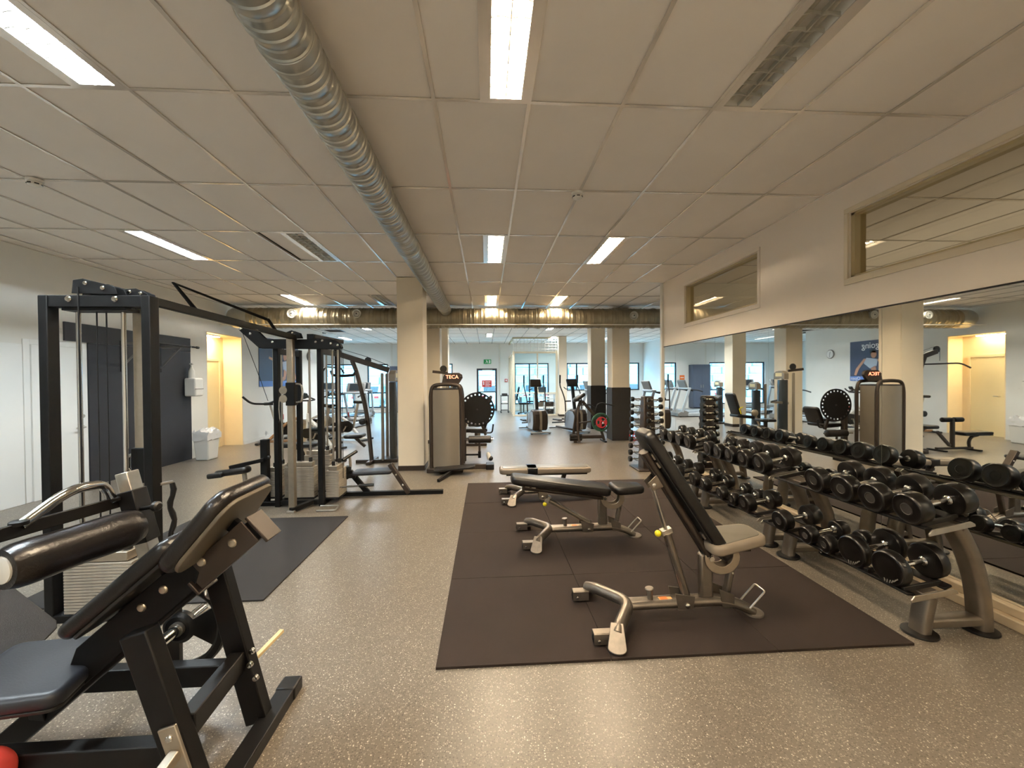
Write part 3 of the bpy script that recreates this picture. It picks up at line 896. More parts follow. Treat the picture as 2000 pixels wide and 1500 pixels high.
# ================================================================== benches
def bench(name, loc, label, tilt, seat_tilt, flat=False, two_tone=False, zb=0.0155):
    x0, y0 = loc
    t = thing(name, label, 'bench', (x0 + 0.4, y0, zb), 'workout benches on the rubber mat')
    P = lambda x, y, z: Vector((x0 + x, y0 + y, zb + z))
    # spine, bending down to the rear foot
    sp = MB()
    pth = fillet([P(0.0, 0, 0.095), P(0.62, 0, 0.105), P(0.76, 0, 0.065), P(0.84, 0, 0.022)], 0.08, 5)
    for sgn in (-1, 1):
        sp.tube([p + Vector((0, sgn * 0.026, 0)) for p in pth], 0.026, 12)
    sp.b2(P(0.0, -0.026, 0.069), P(0.60, 0.026, 0.121))
    sp.build('spine', 'silver_worn', t)
    MB().lathe(P(0.855, 0, 0), (0, 0, 1), [(0.062, 0), (0.062, 0.012), (0.05, 0.02), (0.03, 0.026)], 20).build('rear_foot', 'silver_foot', t)
    MB().tube([P(0.80, -0.05, 0.06), P(0.90, -0.05, 0.165), P(0.90, 0.05, 0.165), P(0.80, 0.05, 0.06)], 0.006, 8, fil=0.015).build('lift_handle', 'steel', t)
    # forked front leg
    MB().tube([P(-0.175, 0.27, 0.075), P(-0.13, 0.20, 0.10), P(0.005, 0.03, 0.105), P(0.005, -0.05, 0.105), P(-0.10, -0.21, 0.085), P(-0.125, -0.25, 0.06)], 0.037, 14, fil=0.08).build('front_leg', 'silver_worn', t)
    for sy in (-1, 1):
        xa = -0.15 if sy < 0 else -0.17
        foot = MB()
        # sloping foot plate resting on the floor
        rot = rotZ(sy * 0.30) @ rotX(-sy * 0.66)
        q = P(xa + 0.012, sy * 0.285, 0.056)
        outline = []
        for k in range(13):
            a = PI * k / 12
            outline.append((0.052 * math.cos(a), -sy * 0.0 + (0.05 + 0.03 * math.sin(a))))
        pts = [(-0.036, -0.085), (0.036, -0.085)] + outline
        foot.prism([q + rot @ Vector((x, sy * y, -0.006)) for x, y in pts], rot @ Vector((0, 0, 0.014)))
        foot.build('front_foot', 'silver_foot', t, bevel=0.003)
        br = MB()
        for dy in (-0.026, 0.026):
            br.b2(P(xa - 0.115, sy * 0.235 + dy - 0.004, 0.012), P(xa - 0.005, sy * 0.235 + dy + 0.004, 0.075))
        br.b2(P(xa - 0.115, sy * 0.235 - 0.026, 0.069), P(xa - 0.005, sy * 0.235 + 0.026, 0.077))
        o = br.build('wheel_bracket', 'silver_worn', t, bevel=0.003)
        MB().lathe(P(xa - 0.085, sy * 0.235 - 0.02, 0.034), (0, 1, 0), [(0.02, 0), (0.033, 0.006), (0.033, 0.034), (0.02, 0.04)], 18).build('wheel', 'rubber', o)
        MB().lathe(P(xa - 0.085, sy * 0.235 - 0.036, 0.034), (0, 1, 0), [(0.006, 0), (0.009, 0.002), (0.009, 0.006)], 10).build('axle_cap', 'chrome', o)
    pk = MB().cyl(P(0.17, 0, 0.118), P(0.165, 0, 0.185), 0.017)
    pk.lathe(P(0.165, 0, 0.185), (-0.1, 0, 1), [(0.026, 0), (0.028, 0.004), (0.024, 0.009)], 16)
    pk.build('rubber_stop', 'silver_worn', t)
    if flat:
        for xa, xb in ((0.12, 0.04), (0.50, 0.56)):
            MB().bar(P(xa, 0, 0.11), P(xb, 0, 0.33), 0.07, 0.05, (1, 0, 0)).build('post', 'brown_metal', t, bevel=0.012)
        MB().b2(P(-0.20, -0.10, 0.318), P(0.83, 0.10, 0.338)).build('pad_board', 'dark_plastic', t, bevel=0.004)
        MB().pad(P(0.30, 0, 0.373), 1.17, 0.27, 0.07, None, 0.07, 0.022).build('pad', 'vinyl_side', t)
        MB().pad(P(0.30, 0, 0.408), 1.10, 0.20, 0.012, None, 0.06, 0.005).build('pad_top', 'vinyl_grey', t)
        MB().pad(P(0.13, 0, 0.373), 0.13, 0.276, 0.082, None, 0.01, 0.006).build('strap', 'vinyl_black', t)
        return t
    # upright post and pivot plates
    MB().bar(P(0.535, 0, 0.12), P(0.53, 0, 0.41), 0.055, 0.085, (1, 0, 0)).build('post', 'silver_worn', t, bevel=0.016)
    piv = P(0.55, 0, 0.385)
    pp = []
    for k in range(17):
        a = math.radians(-200 + 235 * k / 16)
        pp.append(Vector((math.cos(a) * 0.115, 0, math.sin(a) * 0.105)))
    for k in range(17):
        a = math.radians(35 - 235 * k / 16)
        pp.append(Vector((math.cos(a) * 0.068, 0, math.sin(a) * 0.062 + 0.005)))
    cpl = Vector((0.075, 0, 0.0))
    pl_ = MB()
    for sy in (-0.042, 0.034):
        pl_.prism([piv + cpl + Vector((0, sy, 0)) + p for p in pp], (0, 0.008, 0))
    pl_.build('pivot_plate', 'nickel', t, bevel=0.002)
    # backrest: pivot end at the lower right, runs up towards -x
    d = Vector((-math.cos(tilt), 0, math.sin(tilt)))
    n = Vector((math.sin(tilt), 0, math.cos(tilt)))
    rot = Matrix((d, Vector((0, -1, 0)), n)).transposed()
    pc = piv + d * 0.445 + n * 0.078
    MB().pad(pc, 0.95, 0.29, 0.074, rot, 0.055, 0.024, w2=0.23).build('backrest', 'vinyl_black', t)
    MB().pad(pc - n * 0.036, 0.86, 0.23, 0.012, rot, 0.05, 0.003, w2=0.18).build('backrest_board', 'dark_plastic', t)
    bt = MB()
    for sy in (-0.03, 0.03):
        bt.tube([piv + Vector((0, sy, 0)) + d * 0.02, piv + d * 0.80 + Vector((0, sy, 0)) + n * 0.012], 0.021, 12)
    bt.box(piv + d * 0.41 + n * 0.006, (0.78, 0.06, 0.042), rot)
    o = bt.build('back_tube', 'brown_metal', t)
    for q in (0.10, 0.16, 0.70, 0.76):
        for sy in (-0.05, 0.05):
            MB().box(piv + d * q + n * 0.03 + Vector((0, sy, 0)), (0.04, 0.035, 0.01), rot).build('fixing_lug', 'steel', o)
    MB().cyl(piv + Vector((0, -0.055, 0)), piv + Vector((0, 0.055, 0)), 0.016).build('pivot_pin', 'chrome', t)
    # adjusting strut
    s0, s1 = P(0.40, 0, 0.145), piv + d * 0.60 - n * 0.055
    sd = (s1 - s0).normalized()
    top = s1 - sd * 0.0
    Ls = (s1 - s0).length
    cut = 0.42 if Ls > 0.55 else Ls * 0.86
    lower = MB()
    for sy in (-0.02, 0.02):
        lower.tube([s0 + Vector((0, sy, 0)), s0 + sd * cut + Vector((0, sy, 0))], 0.021, 12)
    lower.build('strut', 'silver_worn', t)
    up_ = MB()
    for sy in (-0.016, 0.016):
        up_.tube([s0 + sd * (cut - 0.05) + Vector((0, sy, 0)), s1 + Vector((0, sy, 0))], 0.008, 8)
    up_.bar(s0 + sd * (cut - 0.05), s1, 0.012, 0.02, (0, 1, 0))
    up_.build('inner_strut', 'steel', t)
    cl = MB()
    for sy in (-0.04, 0.034):
        cl.prism([s1 + Vector((0, sy, 0)) + rot @ Vector((x, 0, z)) for x, z in ((-0.03, -0.025), (0.03, -0.025), (0.045, 0.055), (-0.045, 0.055))], (0, 0.006, 0))
    o = cl.build('strut_clevis', 'silver_worn', t, bevel=0.002)
    MB().lathe(s1 + Vector((0, -0.05, 0)), (0, 1, 0), [(0.008, 0), (0.014, 0.003), (0.014, 0.012)], 12).build('clevis_pin', 'chrome', o)
    col_ = s0 + sd * cut
    MB().bar(col_ - sd * 0.01, col_ + sd * 0.025, 0.07, 0.05, (0, 1, 0)).build('strut_collar', 'steel', t, bevel=0.004)
    kn = col_ + Vector((-sd.z, 0, sd.x)) * 0.055 + sd * 0.01
    MB().cyl(col_, kn, 0.006).build('knob_pin', 'steel', t)
    MB().sphere(kn, 0.021, 14).build('adjusting_knob', 'yellow', t)
    for sy in (0.046, -0.052):
        o = MB().prism([P(0.33, sy, 0.07), P(0.43, sy, 0.07), P(0.44, sy, 0.15), P(0.31, sy, 0.175)], (0, 0.006, 0)).build('strut_bracket', 'silver_worn', t, bevel=0.002)
    MB().lathe(P(0.39, -0.062, 0.095), (0, 1, 0), [(0.01, 0), (0.016, 0.004), (0.016, 0.012)], 12).build('bracket_bolt', 'chrome', o)
    # seat
    sd_ = rotY(-seat_tilt)
    sc = P(0.69 if two_tone else 0.775, 0, 0.495 if two_tone else 0.47)
    if two_tone:
        MB().pad(sc, 0.38, 0.34, 0.065, sd_, 0.06, 0.022, w2=0.26).build('seat', 'vinyl_side', t)
        MB().pad(sc + sd_ @ Vector((0, 0, 0.031)), 0.33, 0.29, 0.010, sd_, 0.05, 0.004, w2=0.20).build('seat_top', 'vinyl_grey', t)
    else:
        MB().pad(sc, 0.30, 0.29, 0.074, sd_, 0.06, 0.028, w2=0.22).build('seat', 'vinyl_black', t)
    MB().bar(P(0.665, 0, 0.11), P(0.73, 0, 0.43), 0.05, 0.035, (1, 0, 0)).build('seat_strut', 'silver_worn', t, bevel=0.01)
    MB().b2(P(0.66, -0.035, 0.418), P(0.82, 0.035, 0.433)).build('seat_plate', 'brown_metal', t, bevel=0.003)
    MB().bar(P(0.70, -0.03, 0.28), P(0.70, 0.03, 0.28), 0.012, 0.012).build('seat_pin', 'chrome', t)
    for sy in (-0.05, 0.044):
        MB().prism([P(0.62, sy, 0.07), P(0.70, sy, 0.07), P(0.70, sy, 0.15), P(0.60, sy, 0.19)], (0, 0.006, 0)).build('seat_bracket', 'silver_worn', t, bevel=0.002)
    st = MB().b2(P(0.225, -0.024, 0.1205), P(0.31, 0.024, 0.1225))
    o = st.build('warning_sticker', 'orange_label', t)
    MB().b2(P(0.232, -0.016, 0.1224), P(0.28, 0.016, 0.1232)).build('sticker_print', 'orange', o)
    return t
bench('adjustable_bench', (0.865, 2.555), 'adjustable bench with its backrest raised steep and a grey seat', math.radians(57.5), math.radians(7), two_tone=True)
bench('adjustable_bench', (0.575, 3.90), 'all black adjustable bench with its backrest lowered nearly flat', math.radians(8), math.radians(0))
bench('flat_bench', (0.44, 5.24), 'flat bench with a pale pad and dark strap at the mat edge', 0, 0, flat=True)

# ================================================================== dumbbell racks
RX = 2.62
def rack(y0, y1, label):
    t = thing('dumbbell_rack', label, 'rack', (RX + 0.15, (y0 + y1) / 2, 0), 'two tier dumbbell racks along the mirrors')
    ya, yb = y0 + 0.11, y1 - 0.11
    for y in (ya, yb):
        MB().lathe((RX - 0.03, y, 0), (0, 0, 1), [(0.085, 0), (0.088, 0.006), (0.086, 0.016), (0.06, 0.02)], 22).build('foot', 'rubber', t)
        MB().lathe((RX + 0.36, y, 0), (0, 0, 1), [(0.085, 0), (0.088, 0.006), (0.086, 0.016), (0.06, 0.02)], 22).build('foot', 'rubber', t)
        fl = MB()
        def oval(mb, pts, a, bb):
            rings = []
            pts = [Vector(p) for p in pts]
            for i, p in enumerate(pts):
                dd = (pts[min(i + 1, len(pts) - 1)] - pts[max(i - 1, 0)]).normalized()
                u = Vector((0, 1, 0))
                v = dd.cross(u).normalized()
                rings.append([p + u * (math.copysign(abs(math.cos(2 * PI * k / 16)) ** 0.6, math.cos(2 * PI * k / 16)) * bb) + v * (math.copysign(abs(math.sin(2 * PI * k / 16)) ** 0.6, math.sin(2 * PI * k / 16)) * a) for k in range(16)])
            mb.loft(rings)
            return mb
        oval(fl, [(RX - 0.03, y, 0.015), (RX - 0.015, y, 0.12), (RX + 0.01, y, 0.235)], 0.036, 0.052).build('front_leg', 'rack_silver', t)
        pts = []
        for k in range(13):
            u = k / 12
            z = 0.015 + 0.64 * u
            pts.append((RX + 0.36 - 0.02 * u - 0.17 * u ** 2.6, y, z))
        oval(MB(), pts, 0.045, 0.055).build('upright', 'rack_silver', t)
        oval(MB(), [(RX - 0.02, y, 0.075), (RX + 0.35, y, 0.075)], 0.03, 0.05).build('base_tube', 'rack_silver', t)
    for nm, xc, z, tl in (('lower', RX - 0.06, 0.292, 0.14), ('upper', RX + 0.045, 0.675, 0.18)):
        R = rotY(-tl)
        tr = thing  # noqa
        bm_ = MB()
        bm_.box((xc, (y0 + y1) / 2, z - 0.012), (0.10, y1 - y0 - 0.04, 0.035), R)
        sh = bm_.build('shelf_beam', 'rack_silver', t, bevel=0.006)
        for sx in (-0.115, 0.115):
            q = Vector((xc, (y0 + y1) / 2, z)) + R @ Vector((sx, 0, 0.008))
            MB().box(q, (0.05, y1 - y0 - 0.05, 0.014), R @ rotY(0.25 if sx < 0 else -0.25)).build('shelf_rail', 'black_satin', sh, bevel=0.003)
        nn = int((y1 - y0 - 0.1) / 0.21)
        for k in range(nn + 1):
            yy = y0 + 0.07 + k * (y1 - y0 - 0.14) / nn
            q = Vector((xc, yy, z)) + R @ Vector((0, 0, 0.018))
            MB().box(q, (0.24, 0.016, 0.03), R).build('saddle', 'dark_plastic', sh, bevel=0.003)
        for yy in (y0 + 0.004, y1 - 0.004):
            c = Vector((xc, yy, z))
            pts = [c + R @ Vector((x, 0, zz)) for x, zz in ((-0.145, -0.022), (0.145, -0.022), (0.145, -0.008), (0.12, 0.012), (-0.12, 0.012), (-0.145, -0.008))]
            MB().prism([p + Vector((0, -0.004, 0)) for p in pts], (0, 0.008, 0)).build('end_plate', 'steel', sh, bevel=0.002)
    return t
rack(2.19, 3.49, 'dumbbell rack at the near end of the row, with large discs below')
rack(3.53, 4.86, 'middle one of the three dumbbell racks along the mirrors')
rack(4.90, 6.20, 'dumbbell rack at the far end of the row, beside the dumbbell tower')

HM = {}
def head_mesh(r, ln, disc):
    key = (r, ln, disc)
    if key in HM: return HM[key]
    e = 0.012
    prof = [(r * 0.55, 0), (r * 0.62, 0.002), (r * 0.86, 0.002), (r * 0.9, 0.0), (r - e * 0.4, 0.003), (r, e), (r, ln - e), (r - e * 0.4, ln - 0.003), (r * 0.86, ln), (r * 0.3, ln)]
    HM[key] = prof
    return prof
DBN = [0]
def dumbbell(x0, x1, y, z0, z1, r, ln, label, disc=False, num=None, yaw=0.0, nm='dumbbell', group='dumbbells on the racks', hm='rubber_head', n=22):
    """x0,z0 = centre of the near-room head, x1,z1 = centre of the mirror-side head"""
    c = Vector(((x0 + x1) / 2, y, (z0 + z1) / 2))
    t = thing(nm, label, 'dumbbell', (c.x, c.y, c.z - r), group)
    ax = Vector((x1 - x0, 0, z1 - z0)).normalized()
    ax = (Matrix.Rotation(yaw, 3, 'Z') @ ax).normalized()
    half = math.hypot(x1 - x0, z1 - z0) / 2
    prof = head_mesh(r, ln, disc)
    MB().cyl(c - ax * half, c + ax * half, 0.0155 if r > 0.055 else 0.012, n=12).build('handle', 'chrome' if r > 0.055 else 'steel', t)
    for s in (-1, 1):
        hc = c + ax * (s * half)
        o = MB().lathe(hc + ax * (s * ln / 2), -ax * s, prof, n).build('head', hm, t)
        if r > 0.055: MB().lathe(hc - ax * (s * ln / 2), -ax * s, [(0.028, -0.002), (0.028, 0.008), (0.02, 0.016)], 14).build('collar', 'chrome', t)
        if r > 0.055:
            f = hc + ax * (s * (ln / 2 + 0.0005))
            if disc:
                pass
            else:
                MB().lathe(f - ax * (s * 0.002), ax * s, [(r * 0.40, 0), (r * 0.40, 0.003), (r * 0.34, 0.004), (r * 0.32, 0.002), (0, 0.002)], 18).build('end_badge', 'badge' if s < 0 else 'rubber', o)
            if num and s < 0 and disc:
                rz = math.atan2(ax.y, ax.x)
                rot = (Matrix.Rotation(rz, 3, 'Z') @ Matrix.Rotation(-PI / 2, 3, 'Z') @ Matrix.Rotation(PI / 2, 3, 'X')).to_euler()
                up = Vector((0, 0, 1))
                text('number', num, r * (0.30 if disc else 0.34), 'grey_plastic', o, f + up * (r * 0.45 if disc else 0.0) + ax * (s * 0.0035), rot, 0.0006)
                if disc:
                    # worn brand lettering swept round the lower edge, only as raised bars
                    for k in range(6):
                        a = math.radians(215 + k * 13)
                        side = Vector((-ax.y, ax.x, 0)).normalized()
                        q = f + (side * math.cos(a) + Vector((0, 0, 1)) * math.sin(a)) * r * 0.68 + ax * (s * 0.001)
                        MB().box(q, (0.002, 0.006, 0.02), Matrix.Rotation(rz, 3, 'Z') @ rotX(-(a - PI / 2))).build('raised_letter', 'grey_plastic', o)
    return t
TOPR = [('near', [(2.29, .094, .088, ''), (2.525, .094, .088, ''), (2.755, .093, .088, ''), (2.99, .092, .088, '')]),
        ('middle', [(3.63, .092, .088, ''), (3.875, .088, .086, ''), (4.10, .085, .084, ''), (4.32, .08, .082, ''), (4.53, .078, .08, '')]),
        ('far', [(4.99, .084, .084, ''), (5.235, .081, .082, ''), (5.48, .078, .08, ''), (5.72, .078, .08, '')])]
random.seed(11)
for rk, L_ in TOPR:
    for i, (y, r, ln, num) in enumerate(L_):
        dumbbell(RX - 0.085, RX + 0.185, y, 0.682 + r - 0.012, 0.731 + r - 0.012, r, ln, 'black rubber dumbbell, %s from the near end on the top tier of the %s rack' % (ORD[i], rk), num=num, yaw=random.uniform(-0.06, 0.06))
LOWR = [('near', [(2.33, .105, .062, '22', 1), (2.575, .104, .062, '22', 1), (2.775, .064, .075, '', 0), (2.965, .066, .078, '', 0), (3.24, .082, .088, '', 0)]),
        ('middle', [(3.70, .084, .088, '', 0), (3.90, .062, .075, '', 0), (4.10, .068, .078, '', 0), (4.42, .072, .08, '', 0), (4.66, .08, .084, '', 0)]),
        ('far', [(5.06, .078, .084, '', 0), (5.33, .072, .08, '', 0), (5.62, .07, .078, '', 0), (5.92, .07, .078, '', 0)])]
for rk, L_ in LOWR:
    for i, (y, r, ln, num, disc) in enumerate(L_):
        dumbbell(RX - 0.185, RX + 0.065, y, 0.297 + r - 0.010, 0.332 + r - 0.010, r, ln, '%s dumbbell, %s from the near end, lower tier of the %s rack' % ('big black disc' if disc else 'black rubber', ORD[i], rk), disc=bool(disc), num=num, yaw=random.uniform(-0.06, 0.06))

# ================================================================== dumbbell tower
TX, TY = 2.74, 6.86
t = thing('dumbbell_tower', 'slim upright tower rack of small chrome dumbbells by the partition end', 'rack', (TX, TY, 0))
MB().add([(TX - 0.12, TY - 0.13, 0), (TX + 0.12, TY - 0.13, 0), (TX + 0.12, TY + 0.13, 0), (TX - 0.12, TY + 0.13, 0), (TX - 0.085, TY - 0.08, 1.24), (TX + 0.085, TY - 0.08, 1.24), (TX + 0.085, TY + 0.08, 1.24), (TX - 0.085, TY + 0.08, 1.24)],
         [(0, 3, 2, 1), (4, 5, 6, 7), (0, 1, 5, 4), (1, 2, 6, 5), (2, 3, 7, 6), (3, 0, 4, 7)]).build('column', 'brown_metal', t, bevel=0.015)
MB().b2((TX - 0.24, TY - 0.24, 0), (TX + 0.24, TY + 0.24, 0.03)).build('base', 'brown_metal', t, bevel=0.012)
for i in range(10):
    z = 1.185 - 0.117 * i
    k = 0.05 + 0.005 * i
    for sy, nm, xo in ((-1, 'near', 0.06), (1, 'far', -0.10)):
        for dx in (-0.035, 0.035):
            MB().tube([(TX + xo * 0.6 + dx, TY + sy * (0.07 + k), z - 0.03), (TX + xo + dx, TY + sy * (0.125 + k), z - 0.022), (TX + xo + dx, TY + sy * (0.155 + k), z + 0.012)], 0.006, 6, fil=0.01).build('cradle_hook', 'brown_metal', t)
        y = TY + sy * (0.118 + k)
        rr = 0.041 + 0.001 * i
        hl = 0.07 + 0.003 * i
        dumbbell(TX + xo - hl - 0.028, TX + xo + hl + 0.028, y, z, z, rr, 0.055, 'small black and chrome dumbbell, %s from the top on the %s face of the tower' % (ORD[i], nm), nm='small_dumbbell', group='small dumbbells on the tower', n=12)
# ================================================================== leg press close to the viewer
t = thing('leg_press', 'black leg press machine with an inclined padded back in the near corner', 'machine', (-1.3, 1.7, 0))
LP = t
MB().b2((-1.025, 1.30, 0.0), (-0.945, 2.05, 0.058)).build('skid', 'black_satin', t, bevel=0.004)
MB().b2((-1.031, 2.03, 0.0), (-0.939, 2.125, 0.064)).build('skid_cap', 'rubber', t, bevel=0.010)
MB().bar((-1.012, 1.50, 0.03), (-1.215, 1.50, 0.685), 0.062, 0.092, (1, 0, 0)).build('upright', 'black_satin', t, bevel=0.006)
MB().bar((-1.032, 1.90, 0.03), (-1.225, 1.90, 0.80), 0.062, 0.092, (1, 0, 0)).build('upright', 'black_satin', t, bevel=0.006)
MB().bar((-1.085, 1.53, 0.315), (-1.105, 1.87, 0.315), 0.06, 0.085).build('cross_brace', 'black_satin', t, bevel=0.005)
bolts(t, [(-1.042, 1.868, 0.36), (-1.052, 1.868, 0.30), (-1.028, 1.868, 0.24)], (0, -1, 0), 0.014, 0.012)
MB().b2((-2.35, 1.872, 0.205), (-1.12, 1.928, 0.298)).build('side_rail', 'black_satin', t, bevel=0.005)
MB().b2((-2.35, 1.472, 0.20), (-1.10, 1.528, 0.295)).build('side_rail', 'black_satin', t, bevel=0.005)
MB().b2((-2.42, 1.40, 0.0), (-2.34, 2.02, 0.06)).build('skid', 'black_satin', t, bevel=0.004)
MB().b2((-2.40, 1.47, 0.05), (-2.35, 1.53, 0.29)).build('upright', 'black_satin', t, bevel=0.004)
MB().b2((-2.40, 1.87, 0.05), (-2.35, 1.93, 0.29)).build('upright', 'black_satin', t, bevel=0.004)
# inclined centre beam
dI = Vector((0.61, 0, 0.52)).normalized()
nI = Vector((-dI.z, 0, dI.x))
RI = Matrix((dI, Vector((0, 1, 0)), nI)).transposed()
b0, b1 = Vector((-1.88, 1.70, 0.150)), Vector((-0.90, 1.70, 0.970))
MB().box((b0 + b1) / 2, ((b1 - b0).length, 0.075, 0.085), RI).build('incline_beam', 'black_satin', t, bevel=0.005)
MB().box(b1 + dI * 0.004, (0.012, 0.105, 0.125), RI).build('beam_end_plate', 'brown_metal', t, bevel=0.003)
pc = Vector((-1.345, 1.655, 0.628))
MB().prism([pc + RI @ Vector((x, 0, z)) for x, z in ((-0.30, -0.05), (0.24, -0.05), (0.30, -0.01), (0.30, 0.035), (0.20, 0.075), (-0.22, 0.075), (-0.30, 0.03))], (0, -0.010, 0)).build('side_plate', 'black_metal', t, bevel=0.003)
bolts(t, [(-1.32, 1.645, 0.69), (-1.24, 1.645, 0.755), (-1.10, 1.647, 0.855), (-0.985, 1.647, 0.925)], (0, -1, 0), 0.017, 0.010, 'nickel')
pc2 = Vector((-1.035, 1.655, 0.872))
MB().prism([pc2 + RI @ Vector((x, 0, z)) for x, z in ((-0.13, -0.052), (0.15, -0.052), (0.15, 0.05), (-0.13, 0.05))], (0, -0.008, 0)).build('side_plate', 'brown_metal', t, bevel=0.003)
MB().box(pc2 + RI @ Vector((-0.14, 0.03, -0.03)), (0.012, 0.11, 0.06), RI).build('stop_flange', 'brown_metal', t, bevel=0.003)
# back pads
c1 = Vector((-1.315, 1.705, 0.815))
MB().pad(c1, 0.50, 0.40, 0.058, RI, 0.05, 0.024).build('back_pad', 'vinyl_black', t)
MB().pad(c1 - nI * 0.034, 0.47, 0.37, 0.014, RI, 0.045, 0.004).build('back_pad_board', 'dark_plastic', t)
d2_ = Vector((0.60, 0, 0.80)).normalized()
n2_ = Vector((-d2_.z, 0, d2_.x))
R2 = Matrix((d2_, Vector((0, 1, 0)), n2_)).transposed()
c2 = Vector((-1.055, 1.705, 1.005))
o = MB().pad(c2, 0.34, 0.44, 0.062, R2, 0.08, 0.026, w2=0.38)
o.build('head_pad', 'vinyl_worn', t)
MB().pad(c2 - n2_ * 0.036, 0.31, 0.41, 0.016, R2, 0.075, 0.004, w2=0.35).build('head_pad_board', 'vinyl_back', t)
for sx in (-0.10, 0.0):
    MB().bar(c2 - n2_ * 0.04 + d2_ * sx, c2 - n2_ * 0.085 + d2_ * sx, 0.05, 0.03, (0, 1, 0)).build('pad_stay', 'black_metal', t, bevel=0.003)
for sx in (-0.16, 0.05):
    MB().bar(c1 - nI * 0.035 + dI * sx, c1 - nI * 0.16 + dI * sx, 0.06, 0.06, (0, 1, 0)).build('pad_stay', 'black_metal', t, bevel=0.003)
# seat and foot platform
MB().pad((-1.70, 1.64, 0.460), 0.36, 0.38, 0.06, rotZ(0.25) @ rotY(0.08), 0.05, 0.025).build('seat', 'vinyl_blue', t)
MB().pad((-1.70, 1.64, 0.423), 0.33, 0.35, 0.014, rotZ(0.25) @ rotY(0.08), 0.04, 0.004).build('seat_board', 'dark_plastic', t)
MB().bar((-1.70, 1.64, 0.42), (-1.72, 1.69, 0.27), 0.06, 0.06, (0, 1, 0)).build('seat_stay', 'black_metal', t, bevel=0.004)
fp = MB().prism([(-2.50, 2.02, 0.875), (-1.985, 2.00, 0.445), (-1.965, 1.98, 0.425), (-1.93, 1.70, 0.335), (-2.45, 1.72, 0.77)], (0.014, -0.004, 0.016)).build('foot_platform', 'mat_black', t, bevel=0.004)
bolts(t, [(-2.055, 1.86, 0.475)], (0.6, -0.1, 0.8), 0.02, 0.008)
MB().bar((-2.2, 1.9, 0.56), (-2.37, 1.9, 0.25), 0.07, 0.07, (0, 1, 0)).build('platform_stay', 'black_metal', t, bevel=0.004)
# roller arm and handle
a0, a1 = Vector((-1.455, 1.79, 0.955)), Vector((-1.545, 1.40, 0.955))
ad = (a1 - a0).normalized()
Lr = (a1 - a0).length
prof = []
random.seed(3)
for k in range(15):
    u = k / 14
    e = 0.86 if k in (0, 14) else (0.97 if k in (1, 13) else 1.0)
    prof.append((0.074 * e * (1 + 0.02 * math.sin(9 * u)), u * Lr))
MB().lathe(a0, ad, prof, 28).build('roller_pad', 'vinyl_worn', t)
MB().lathe(a1, ad, [(0.044, -0.004), (0.044, 0.006), (0.03, 0.012)], 24).build('roller_cap', 'white_plastic', t)
MB().bar((-1.555, 1.93, 1.04), (-1.57, 1.30, 1.065), 0.014, 0.046).build('arm_bar', 'black_satin', t, bevel=0.003)
MB().tube([(-1.56, 1.81, 1.055), (-1.565, 1.775, 1.135), (-1.545, 1.62, 1.155), (-1.565, 1.47, 1.07)], 0.018, 14, fil=0.07).build('hand_grip', 'chrome', t)
for p in ((-1.56, 1.81, 1.055), (-1.565, 1.47, 1.075)):
    MB().lathe(p, (0, 0, 1), [(0.025, 0), (0.025, 0.012), (0.019, 0.016)], 14).build('grip_collar', 'black_metal', t)
p0, p1 = Vector((-1.545, 1.86, 1.165)), Vector((-1.43, 1.86, 0.70))
pd = (p1 - p0).normalized()
MB().bar(p0, p1, 0.052, 0.062, (0, 1, 0)).build('adjusting_post', 'steel', t, bevel=0.004)
MB().bar(p0 + pd * 0.08, p0 + pd * 0.31, 0.066, 0.078, (0, 1, 0)).build('post_sleeve', 'black_satin', t, bevel=0.004)
MB().cyl(p0 + pd * 0.16 + Vector((0.03, -0.02, 0)), p0 + pd * 0.155 + Vector((0.11, -0.04, 0.01)), 0.008).build('pin_stem', 'black_metal', t)
MB().lathe(p0 + pd * 0.155 + Vector((0.10, -0.038, 0.009)), (1, -0.2, 0.1), [(0.016, 0), (0.021, 0.006), (0.02, 0.022), (0.012, 0.028)], 14).build('pin_knob', 'dark_plastic', t)
MB().lathe(p0 + pd * 0.36 + Vector((0.022, -0.028, 0)), (0.3, -1, 0), [(0.006, -0.006), (0.006, 0.001)], 10).build('adjusting_hole', 'dark_plastic', t)
# weight plate on the far side, with grip holes
wp = thing('weight_plate', 'black rubber weight plate with grip holes hung on the leg press', 'weight plate', (-1.5, 2.09, 0.13))
def plate_grip(c, R, T, m_, parent):
    n = 60
    mb = MB()
    rings_f, rings_b = [], []
    prof = [(0.028, 0.35), (R * 0.26, 0.5), (R * 0.34, 0.26), (R * 0.8, 0.26), (R * 0.86, 0.5), (R * 0.97, 0.5), (R, 0.3)]
    V = []
    for sgn in (-1, 1):
        for r, h in prof:
            for i in range(n):
                a = 2 * PI * i / n
                V.append((c[0] + r * math.cos(a), c[1] + sgn * h * T, c[2] + r * math.sin(a)))
    F = []
    K = len(prof)
    def hole(i):
        return (i % 20) in range(5, 15)
    for s_ in (0, 1):
        base = s_ * K * n
        for j in range(K - 1):
            for i in range(n):
                if j == 2 and hole(i): continue
                k = (i + 1) % n
                F.append((base + j * n + i, base + j * n + k, base + (j + 1) * n + k, base + (j + 1) * n + i))
    for j in (0, K - 1):
        for i in range(n):
            k = (i + 1) % n
            F.append((j * n + i, j * n + k, K * n + j * n + k, K * n + j * n + i))
    for i in range(n):
        k = (i + 1) % n
        if hole(i):
            for j in (2, 3):
                F.append((j * n + i, j * n + k, K * n + j * n + k, K * n + j * n + i))
        for (x, y) in ((i, hole(i)),):
            if hole(i) != hole((i - 1) % n):
                F.append((2 * n + i, 3 * n + i, K * n + 3 * n + i, K * n + 2 * n + i))
    mb.add(V, F)
    return mb.build('plate', m_, parent)
